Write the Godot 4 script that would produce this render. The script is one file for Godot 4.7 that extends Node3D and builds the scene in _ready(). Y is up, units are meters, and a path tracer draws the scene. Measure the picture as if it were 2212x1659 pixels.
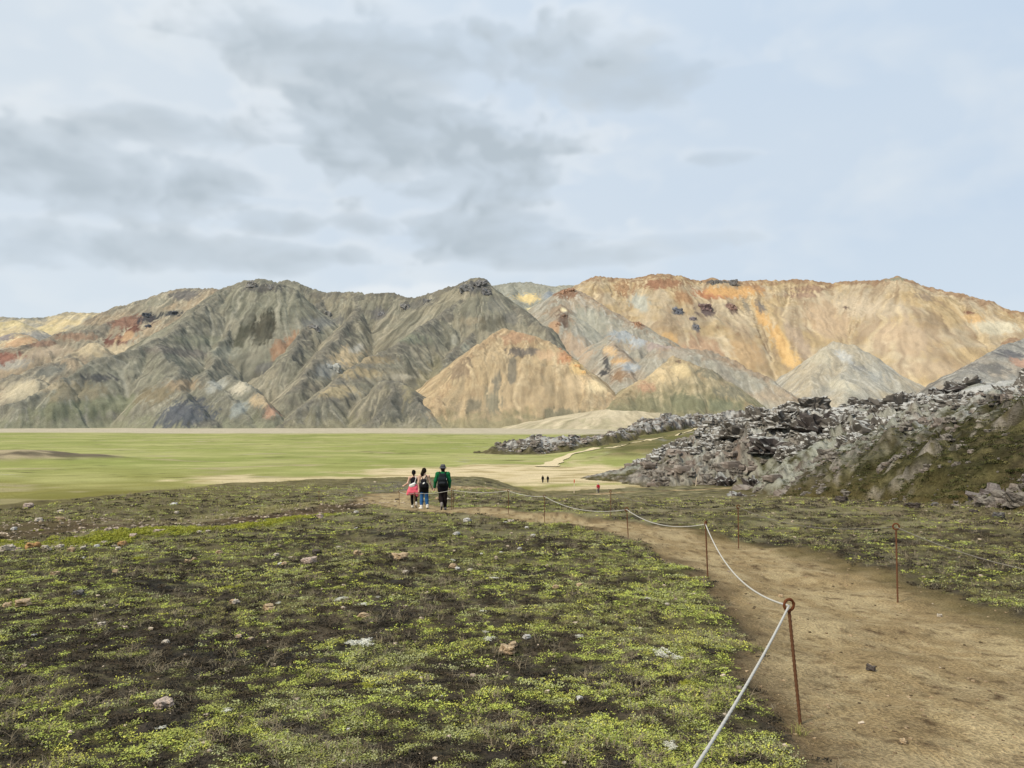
extends Node3D
# A volcanic valley: banded rhyolite mountains behind a flat green plain, a lava flow on the right, a mossy terrace with a roped dirt path in front. Metres; the eye is 1.65 m above the origin, looking towards -z.

const EYE := 1.65
const PLAIN := -12.35
const RIDGES := {
	"far_hill": [0.6, [[Vector3(-1779.8, 312.5, -2441.4), Vector3(-1695.6, 325.3, -2462.7), Vector3(-1649.3, 328.5, -2468.1), Vector3(-1542.2, 322.1, -2457.4), Vector3(-1499.0, 328.5, -2468.1), Vector3(-1455.3, 350.1, -2504.1), Vector3(-1395.5, 346.1, -2497.5), Vector3(-1322.2, 343.5, -2493.1), Vector3(-1256.9, 338.2, -2484.3), Vector3(-1145.8, 325.3, -2462.7)], [Vector3(-1588.3, 282.5, -2241.4), Vector3(-1490.8, 276.7, -2231.8), Vector3(-1466.0, 291.2, -2255.9), Vector3(-1413.8, 276.7, -2231.8)], [Vector3(-1302.8, 220.3, -1987.8), Vector3(-1289.2, 226.3, -1997.8), Vector3(-1263.9, 217.9, -1983.7)]]],
	"grey_shoulder": [0.7, [[Vector3(-982.2, 237.8, -1797.4), Vector3(-963.5, 256.2, -1823.6), Vector3(-946.3, 272.7, -1847.2), Vector3(-927.5, 272.7, -1847.2), Vector3(-909.5, 289.6, -1871.3), Vector3(-881.0, 303.5, -1891.2), Vector3(-874.3, 322.3, -1918.0), Vector3(-828.5, 330.1, -1929.1), Vector3(-786.0, 331.1, -1930.6), Vector3(-740.7, 327.4, -1925.4), Vector3(-697.5, 319.7, -1914.4)], [Vector3(-881.0, 303.5, -1891.2), Vector3(-868.7, 254.4, -1811.1), Vector3(-896.8, 234.6, -1772.8), Vector3(-927.3, 196.4, -1698.3), Vector3(-976.1, 191.8, -1681.6), Vector3(-999.6, 163.5, -1621.2), Vector3(-1045.5, 140.0, -1567.6), Vector3(-1106.0, 121.0, -1520.5)], [Vector3(-860.4, 74.3, -1393.8), Vector3(-907.2, 82.0, -1404.8), Vector3(-925.1, 71.3, -1389.5), Vector3(-990.3, 53.5, -1364.0)], [Vector3(-845.0, 154.7, -1548.6), Vector3(-858.8, 126.1, -1507.8), Vector3(-880.7, 99.1, -1469.2), Vector3(-884.2, 73.4, -1432.6)], [Vector3(-882.8, 108.3, -1472.3), Vector3(-893.3, 103.3, -1465.2), Vector3(-894.8, 91.9, -1448.9)]]],
	"green_dome": [0.86, [[Vector3(-705.11, 249.33, -1700), Vector3(-676.99, 293.33, -1760), Vector3(-659.67, 313.69, -1790), Vector3(-634.25, 326.5, -1800), Vector3(-601.34, 329.45, -1800), Vector3(-575.69, 328.34, -1800), Vector3(-550.51, 317.36, -1790), Vector3(-513.94, 304.53, -1790), Vector3(-473.54, 273.42, -1790)], [Vector3(-593.49, 333.23, -1880), Vector3(-581.31, 338.09, -1890), Vector3(-565.13, 344.54, -1900), Vector3(-538.01, 339.87, -1900), Vector3(-499.21, 327.03, -1900), Vector3(-454.17, 311.78, -1890), Vector3(-412.81, 313.22, -1880), Vector3(-367.69, 310.14, -1880)], [Vector3(-655.96, 310.13, -1780), Vector3(-673.62, 254.78, -1690), Vector3(-681.52, 204.1, -1590), Vector3(-678.91, 165.14, -1500), Vector3(-669.0, 145.42, -1440), Vector3(-691.63, 121.72, -1370), Vector3(-713.65, 92.62, -1300), Vector3(-728.22, 66.06, -1245), Vector3(-746.5, 34.95, -1195), Vector3(-778.95, 16.56, -1172), Vector3(-820.85, 1.2, -1165)], [Vector3(-669.0, 145.42, -1440), Vector3(-616.56, 114.76, -1370), Vector3(-568.68, 79.97, -1300), Vector3(-525.33, 43.22, -1225), Vector3(-495.2, 22.88, -1195), Vector3(-450.58, -1.15, -1168)], [Vector3(-655.93, 308.31, -1780), Vector3(-626.13, 255.76, -1720), Vector3(-602.41, 189.27, -1630), Vector3(-590.25, 135.05, -1540), Vector3(-564.84, 90.7, -1430)], [Vector3(-572.44, 322.86, -1790), Vector3(-531.01, 265.83, -1740), Vector3(-525.72, 212.14, -1680), Vector3(-522.79, 160.75, -1610)], [Vector3(-536.11, 84.47, -1330), Vector3(-506.7, 68.92, -1290), Vector3(-464.11, 43.73, -1240)], [Vector3(-479.17, 74.7, -1300), Vector3(-444.79, 60.16, -1270), Vector3(-405.61, 38.41, -1230), Vector3(-374.44, 15.65, -1195)], [Vector3(-457.8, 38.41, -1230), Vector3(-437.36, 30.6, -1215), Vector3(-405.94, 3.57, -1175)]]],
	"peak": [0.86, [[Vector3(-511.8, 311.9, -1880), Vector3(-447.78, 309.08, -1880), Vector3(-419.83, 313.11, -1880), Vector3(-389.71, 306.25, -1870), Vector3(-361.83, 302.24, -1870), Vector3(-330.05, 306.25, -1870), Vector3(-290.29, 307.45, -1870), Vector3(-267.47, 299.03, -1850), Vector3(-229.52, 289.94, -1830), Vector3(-205.09, 296.15, -1820), Vector3(-184.74, 300.35, -1810), Vector3(-137.05, 310.46, -1790), Vector3(-113.59, 318.27, -1780), Vector3(-90.63, 326.9, -1775), Vector3(-67.95, 326.14, -1775), Vector3(-56.6, 316.24, -1775), Vector3(-48.89, 298.67, -1770), Vector3(-44.23, 287.25, -1765)], [Vector3(-48.89, 298.67, -1770), Vector3(0.06, 257.9, -1720), Vector3(25.19, 238.98, -1690), Vector3(56.12, 212.23, -1650), Vector3(80.48, 162.89, -1580)], [Vector3(-94.12, 318.39, -1770), Vector3(-119.21, 262.19, -1700), Vector3(-153.22, 221.46, -1640), Vector3(-181.07, 193.19, -1580), Vector3(-227.5, 143.84, -1470), Vector3(-259.14, 112.46, -1390), Vector3(-285.58, 78.28, -1310), Vector3(-306.83, 41.04, -1230), Vector3(-328.14, 17.19, -1195), Vector3(-344.21, -5.32, -1165)], [Vector3(-461.23, 300.24, -1870), Vector3(-456.37, 256.85, -1790), Vector3(-447.49, 211.36, -1700), Vector3(-447.29, 165.95, -1610), Vector3(-444.43, 124.44, -1520)], [Vector3(-365.67, 281.22, -1850), Vector3(-362.11, 231.14, -1740), Vector3(-367.68, 173.87, -1620), Vector3(-371.18, 130.05, -1510), Vector3(-372.78, 92.25, -1420), Vector3(-368.38, 62.03, -1350)], [Vector3(-52.5, 289.14, -1765), Vector3(-61.35, 244.02, -1700), Vector3(-75.59, 191.13, -1620), Vector3(-103.75, 144.77, -1530), Vector3(-117.49, 113.39, -1460)], [Vector3(-209.56, 63.83, -1270), Vector3(-181.52, 60.77, -1262), Vector3(-162.54, 46.61, -1240), Vector3(-136.29, 19.72, -1195)], [Vector3(-181.52, 60.77, -1262), Vector3(-194.3, 27.61, -1210), Vector3(-217.71, 2.05, -1172)]]],
	"sand_cone": [0.82, [[Vector3(-78.0, 105.1, -1314.8), Vector3(-51.4, 132.1, -1348.6), Vector3(-29.1, 151.0, -1372.2), Vector3(-11.8, 165.1, -1389.8), Vector3(0.0, 160.6, -1384.2), Vector3(20.5, 153.1, -1374.8), Vector3(43.7, 149.7, -1370.5), Vector3(60.5, 139.7, -1358.0), Vector3(76.5, 122.4, -1336.4), Vector3(94.6, 103.5, -1312.8), Vector3(114.4, 82.4, -1286.4), Vector3(133.4, 62.1, -1261.0), Vector3(152.1, 45.3, -1240.1), Vector3(168.1, 31.8, -1223.2)], [Vector3(-78.4, 105.7, -1322.5), Vector3(-96.2, 84.5, -1299.1), Vector3(-112.2, 58.1, -1263.1), Vector3(-119.0, 33.1, -1224.8)]]],
	"back_hill": [0.55, [[Vector3(-166.1, 476.9, -2789.6), Vector3(-77.7, 490.0, -2813.4), Vector3(-5.9, 503.4, -2837.7), Vector3(66.9, 512.4, -2854.1), Vector3(102.5, 498.9, -2829.6), Vector3(143.5, 487.4, -2808.6), Vector3(204.0, 492.7, -2818.3), Vector3(250.8, 485.7, -2805.5)], [Vector3(-5.9, 503.4, -2837.7), Vector3(5.7, 410.0, -2628.0), Vector3(26.3, 353.0, -2464.2)], [Vector3(131.4, 485.7, -2805.5), Vector3(116.8, 407.9, -2614.0), Vector3(105.4, 360.1, -2477.2)]]],
	"pinnacle_hill": [0.72, [[Vector3(48.4, 224.9, -1749.6), Vector3(79.7, 250.4, -1784.9), Vector3(97.3, 281.9, -1828.7), Vector3(119.8, 316.6, -1876.9), Vector3(145.1, 328.2, -1893.0), Vector3(155.9, 317.7, -1878.3), Vector3(180.9, 296.0, -1848.2), Vector3(201.3, 276.0, -1820.5), Vector3(234.6, 247.1, -1780.4), Vector3(266.4, 219.5, -1742.0), Vector3(288.8, 220.4, -1743.3), Vector3(301.7, 198.3, -1712.6), Vector3(324.5, 162.5, -1662.8), Vector3(348.4, 148.4, -1643.2)], [Vector3(112.6, 264.5, -1764.6), Vector3(118.7, 250.4, -1745.0), Vector3(127.4, 227.6, -1713.3), Vector3(105.7, 188.6, -1659.1), Vector3(88.7, 152.1, -1608.4)], [Vector3(209.8, 177.9, -1594.3), Vector3(231.8, 186.0, -1605.5), Vector3(258.7, 170.0, -1583.2), Vector3(287.6, 152.4, -1558.9), Vector3(321.0, 142.2, -1544.6), Vector3(363.3, 131.8, -1530.2)], [Vector3(286.7, 137.0, -1447.5), Vector3(323.3, 136.3, -1446.5), Vector3(351.5, 129.3, -1436.8), Vector3(372.4, 128.3, -1435.3), Vector3(397.6, 107.8, -1406.9), Vector3(424.7, 88.2, -1379.7), Vector3(452.3, 72.4, -1357.8), Vector3(471.6, 48.3, -1324.2), Vector3(491.0, 32.3, -1302.1)], [Vector3(203.5, 162.1, -1572.3), Vector3(207.6, 136.1, -1506.2), Vector3(220.1, 112.1, -1442.8), Vector3(205.1, 84.1, -1383.9)]]],
	"ochre_mountain": [0.72, [[Vector3(141.7, 342.8, -2080.7), Vector3(172.6, 361.6, -2078.6), Vector3(203.4, 379.8, -2076.2), Vector3(229.7, 387.0, -2073.9), Vector3(255.9, 382.1, -2071.4), Vector3(316.6, 380.1, -2065.0), Vector3(359.7, 385.8, -2060.1), Vector3(394.1, 391.6, -2056.0), Vector3(424.0, 384.4, -2052.4), Vector3(450.3, 382.4, -2049.2), Vector3(429.8, 382.0, -2051.7), Vector3(451.2, 385.0, -2049.1), Vector3(472.3, 378.0, -2046.5), Vector3(510.2, 369.2, -2041.6), Vector3(535.4, 375.1, -2038.3), Vector3(577.1, 367.5, -2032.2), Vector3(618.2, 366.3, -2025.4), Vector3(658.7, 366.1, -2017.2), Vector3(698.2, 362.2, -2007.4), Vector3(729.1, 364.8, -1998.2), Vector3(773.7, 360.6, -1981.9), Vector3(819.6, 348.3, -1960.8), Vector3(843.4, 351.0, -1948.0), Vector3(907.1, 345.1, -1907.5), Vector3(936.9, 347.1, -1885.5), Vector3(949.9, 349.3, -1875.3), Vector3(965.2, 341.0, -1862.9), Vector3(986.8, 323.8, -1844.5), Vector3(1017.7, 308.4, -1816.2), Vector3(1053.8, 290.8, -1779.7), Vector3(1086.8, 267.9, -1742.4), Vector3(1113.3, 244.8, -1710.0), Vector3(1129.4, 236.4, -1689.8), Vector3(1156.1, 218.5, -1657.5), Vector3(1206.1, 186.3, -1608.1), Vector3(1274.3, 148.3, -1567.6)], [Vector3(1239.3, 269.2, -1891.1), Vector3(1116.5, 199.9, -1694.8), Vector3(1021.5, 158.2, -1566.9)]]],
	"grey_spur": [0.6, [[Vector3(1157.7, 205.1, -1542.4), Vector3(1032.5, 168.6, -1481.6), Vector3(967.5, 149.6, -1449.9), Vector3(916.3, 134.3, -1424.4), Vector3(839.3, 103.9, -1373.7), Vector3(789.0, 82.8, -1338.6), Vector3(732.7, 56.8, -1295.3)]]],
	"grey_cone": [0.75, [[Vector3(624.2, 142.6, -1506.6), Vector3(640.2, 153.7, -1521.4), Vector3(649.8, 148.1, -1513.9), Vector3(665.4, 147.4, -1512.9), Vector3(675.1, 137.1, -1499.3), Vector3(683.5, 120.3, -1476.9), Vector3(695.9, 91.9, -1439.0), Vector3(705.1, 61.2, -1398.1), Vector3(710.4, 39.7, -1369.4)], [Vector3(665.4, 147.4, -1512.9), Vector3(634.4, 105.5, -1437.2), Vector3(596.4, 71.7, -1372.1), Vector3(564.9, 43.9, -1320.0)], [Vector3(639.7, 152.9, -1520.4), Vector3(585.5, 107.1, -1459.3), Vector3(544.1, 64.4, -1402.3)]]],
	"front_cone": [0.75, [[Vector3(281.6, 108.1, -1310.6), Vector3(290.6, 101.3, -1301.5), Vector3(320.0, 82.6, -1276.5), Vector3(349.1, 53.1, -1237.2), Vector3(369.1, 26.2, -1201.3), Vector3(392.6, 10.8, -1180.8)], [Vector3(286.7, 104.8, -1311.2), Vector3(277.0, 101.7, -1307.0), Vector3(245.1, 85.9, -1286.0), Vector3(207.1, 62.6, -1254.9), Vector3(174.0, 42.3, -1227.8)]]],
	"fan": [0.2, [[Vector3(181.69, 42.0, -1330), Vector3(177.13, 33.3, -1285), Vector3(170.82, 15.0, -1225)]]],
}

const PATCHES := {
	"green_dome": [[-465, 152, 28, 34, 178, 138, 104], [-577, 305, 50, 13, 104, 102, 98], [-570, 175, 16, 43, 92, 92, 78], [-533, 190, 23, 46, 86, 84, 72], [-587, 136, 41, 14, 158, 156, 136], [-633, 163, 32, 13, 140, 140, 118], [-488, 58, 14, 15, 172, 172, 160], [-443, 52, 18, 13, 204, 194, 168], [-395, 31, 22, 11, 198, 174, 134], [-426, 16, 14, 16, 150, 156, 150], [-506, 10, 41, 23, 94, 99, 108], [-478, -1, 28, 12, 102, 106, 110], [-466, 91, 31, 19, 106, 106, 106], [-497, 104, 25, 12, 122, 120, 112], [-689, 71, 23, 7, 92, 92, 92], [-730, 53, 34, 10, 178, 162, 130], [-654, 26, 50, 15, 138, 140, 110], [-697, 44, 30, 15, 150, 140, 112], [-540, 57, 25, 13, 166, 146, 116], [-636, 130, 34, 10, 128, 122, 112], [-573, 39, 38, 15, 140, 128, 100], [-686, 13, 39, 12, 132, 134, 106], [-434, 218, 28, 21, 130, 130, 124], [-437, 134, 19, 19, 136, 126, 104], [-457, -6, 21, 7, 112, 110, 100], [-374, 13, 12, 10, 186, 146, 118]],
	"grey_shoulder": [[-877, 227, 39, 21, 150, 110, 90], [-862, 172, 31, 20, 126, 80, 70], [-852, 200, 17, 14, 128, 84, 72], [-848, 184, 21, 14, 208, 168, 122], [-849, 236, 18, 18, 70, 75, 82], [-798, 249, 22, 9, 72, 78, 84], [-840, 148, 40, 22, 208, 188, 148], [-946, 179, 37, 12, 160, 130, 105], [-963, 144, 29, 20, 186, 166, 138], [-873, 92, 26, 15, 128, 128, 118], [-872, 53, 41, 22, 202, 188, 154], [-1002, 113, 28, 14, 172, 166, 152], [-1024, 125, 34, 13, 160, 108, 90], [-807, 309, 35, 19, 120, 116, 112], [-996, 161, 23, 10, 150, 120, 100], [-863, 283, 34, 15, 150, 146, 126]],
	"far_hill": [[-1258, 200, 35, 20, 208, 166, 120], [-1355, 241, 40, 18, 165, 160, 150], [-1536, 323, 69, 7, 140, 140, 130], [-1410, 306, 64, 15, 216, 194, 140], [-1453, 277, 45, 16, 216, 196, 140], [-1306, 208, 24, 20, 150, 140, 140]],
	"peak": [[-81, 300, 37, 18, 86, 88, 92], [-312, 246, 23, 19, 110, 108, 108], [-416, 229, 26, 23, 118, 118, 114], [-222, 270, 46, 15, 112, 110, 104], [-334, 128, 21, 25, 228, 200, 150], [-342, 111, 16, 13, 226, 196, 140], [-349, 96, 19, 22, 148, 150, 145], [-328, 150, 8, 12, 226, 218, 198], [-196, 77, 26, 7, 196, 186, 160], [-177, 20, 48, 23, 102, 102, 94], [-162, 46, 16, 16, 108, 106, 98], [-120, 162, 7, 15, 176, 172, 152], [-204, 161, 38, 13, 138, 142, 118], [-261, 81, 39, 10, 186, 166, 122], [-286, 47, 29, 11, 192, 172, 126], [-251, 108, 32, 9, 176, 156, 116], [-165, 61, 12, 32, 164, 154, 118], [-145, 86, 15, 36, 136, 130, 100], [-83, 211, 21, 10, 160, 146, 118], [-36, 254, 21, 21, 138, 136, 124], [0, 223, 21, 18, 128, 126, 118], [-112, 10, 21, 9, 198, 168, 122], [-42, 204, 28, 21, 112, 108, 92], [-92, 146, 10, 13, 160, 160, 140]],
	"sand_cone": [[23, 118, 31, 8, 120, 112, 104], [0, 84, 7, 22, 136, 128, 110], [-26, 60, 8, 21, 140, 132, 112], [110, 87, 14, 19, 228, 192, 122], [90, 108, 14, 14, 196, 140, 96], [62, 112, 22, 11, 206, 172, 130], [138, 55, 26, 13, 232, 208, 158], [106, 61, 21, 16, 214, 186, 140], [81, 8, 38, 11, 136, 130, 105], [-59, 23, 15, 13, 134, 126, 104], [-87, 83, 19, 22, 150, 130, 104], [6, 147, 35, 12, 184, 146, 110], [-31, 28, 15, 23, 150, 142, 116]],
	"back_hill": [[60, 426, 48, 24, 238, 208, 132], [68, 364, 24, 12, 238, 218, 150], [136, 428, 34, 28, 150, 158, 165]],
	"pinnacle_hill": [[128, 309, 32, 16, 148, 112, 86], [116, 222, 16, 27, 112, 92, 80], [92, 200, 14, 21, 186, 146, 106], [119, 251, 7, 7, 246, 228, 176], [230, 178, 27, 20, 164, 172, 176], [193, 137, 12, 14, 216, 182, 132], [258, 157, 20, 13, 182, 188, 190], [129, 152, 34, 37, 192, 166, 136], [174, 216, 44, 44, 172, 170, 152], [205, 111, 19, 7, 212, 172, 116], [217, 98, 18, 11, 180, 186, 188], [287, 216, 16, 13, 165, 125, 95], [181, 108, 6, 19, 74, 76, 80], [172, 88, 9, 9, 70, 72, 76], [288, 146, 26, 16, 178, 160, 150], [192, 78, 12, 9, 150, 120, 90], [307, 122, 27, 12, 172, 162, 144]],
	"ochre_mountain": [[406, 264, 16, 11, 96, 99, 108], [475, 271, 20, 22, 106, 90, 92], [432, 217, 9, 11, 100, 100, 106], [546, 276, 14, 20, 124, 102, 92], [528, 323, 79, 19, 182, 116, 72], [372, 355, 25, 19, 164, 118, 94], [320, 299, 21, 29, 188, 188, 172], [548, 362, 47, 6, 92, 92, 92], [398, 355, 68, 17, 160, 116, 84], [629, 339, 25, 21, 170, 128, 88], [434, 310, 25, 25, 176, 134, 92], [294, 346, 26, 26, 168, 130, 92], [758, 332, 49, 12, 160, 128, 102], [568, 329, 71, 21, 218, 168, 96], [613, 164, 18, 110, 228, 184, 108], [609, 226, 15, 77, 216, 170, 100], [728, 312, 37, 11, 166, 136, 112], [651, 171, 18, 80, 188, 164, 136], [823, 264, 77, 42, 204, 184, 152], [739, 231, 46, 57, 196, 168, 132], [943, 343, 24, 5, 148, 148, 124], [1018, 238, 9, 4, 126, 82, 68], [799, 268, 7, 4, 108, 88, 82], [1016, 221, 25, 13, 214, 174, 114], [1048, 199, 45, 16, 212, 202, 172], [960, 286, 19, 13, 164, 144, 120], [616, 279, 10, 24, 134, 126, 118], [584, 281, 7, 24, 150, 140, 120], [850, 177, 70, 52, 198, 172, 138], [856, 100, 65, 26, 190, 166, 132], [410, 147, 72, 43, 186, 150, 116], [363, 190, 22, 22, 214, 172, 108], [520, 147, 43, 43, 198, 164, 116]],
	"grey_spur": [[908, 120, 24, 12, 108, 108, 112], [838, 90, 34, 9, 124, 122, 118], [791, 75, 25, 6, 150, 146, 136], [904, 100, 17, 12, 190, 150, 125]],
	"grey_cone": [[638, 109, 9, 11, 140, 136, 130], [647, 96, 18, 7, 150, 148, 142], [596, 122, 19, 19, 196, 186, 160], [586, 59, 17, 17, 200, 192, 168], [670, 80, 18, 12, 172, 172, 164], [636, 121, 12, 19, 190, 190, 184]],
	"front_cone": [[281, 96, 7, 4, 126, 110, 90], [330, 77, 29, 11, 140, 134, 112], [351, 44, 29, 13, 146, 140, 116], [278, 83, 16, 13, 216, 192, 140], [242, 74, 27, 16, 218, 192, 142], [273, 27, 38, 15, 128, 128, 98], [325, 22, 28, 10, 134, 136, 106], [214, 54, 16, 10, 190, 150, 115]],
	"fan": [],
}

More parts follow.
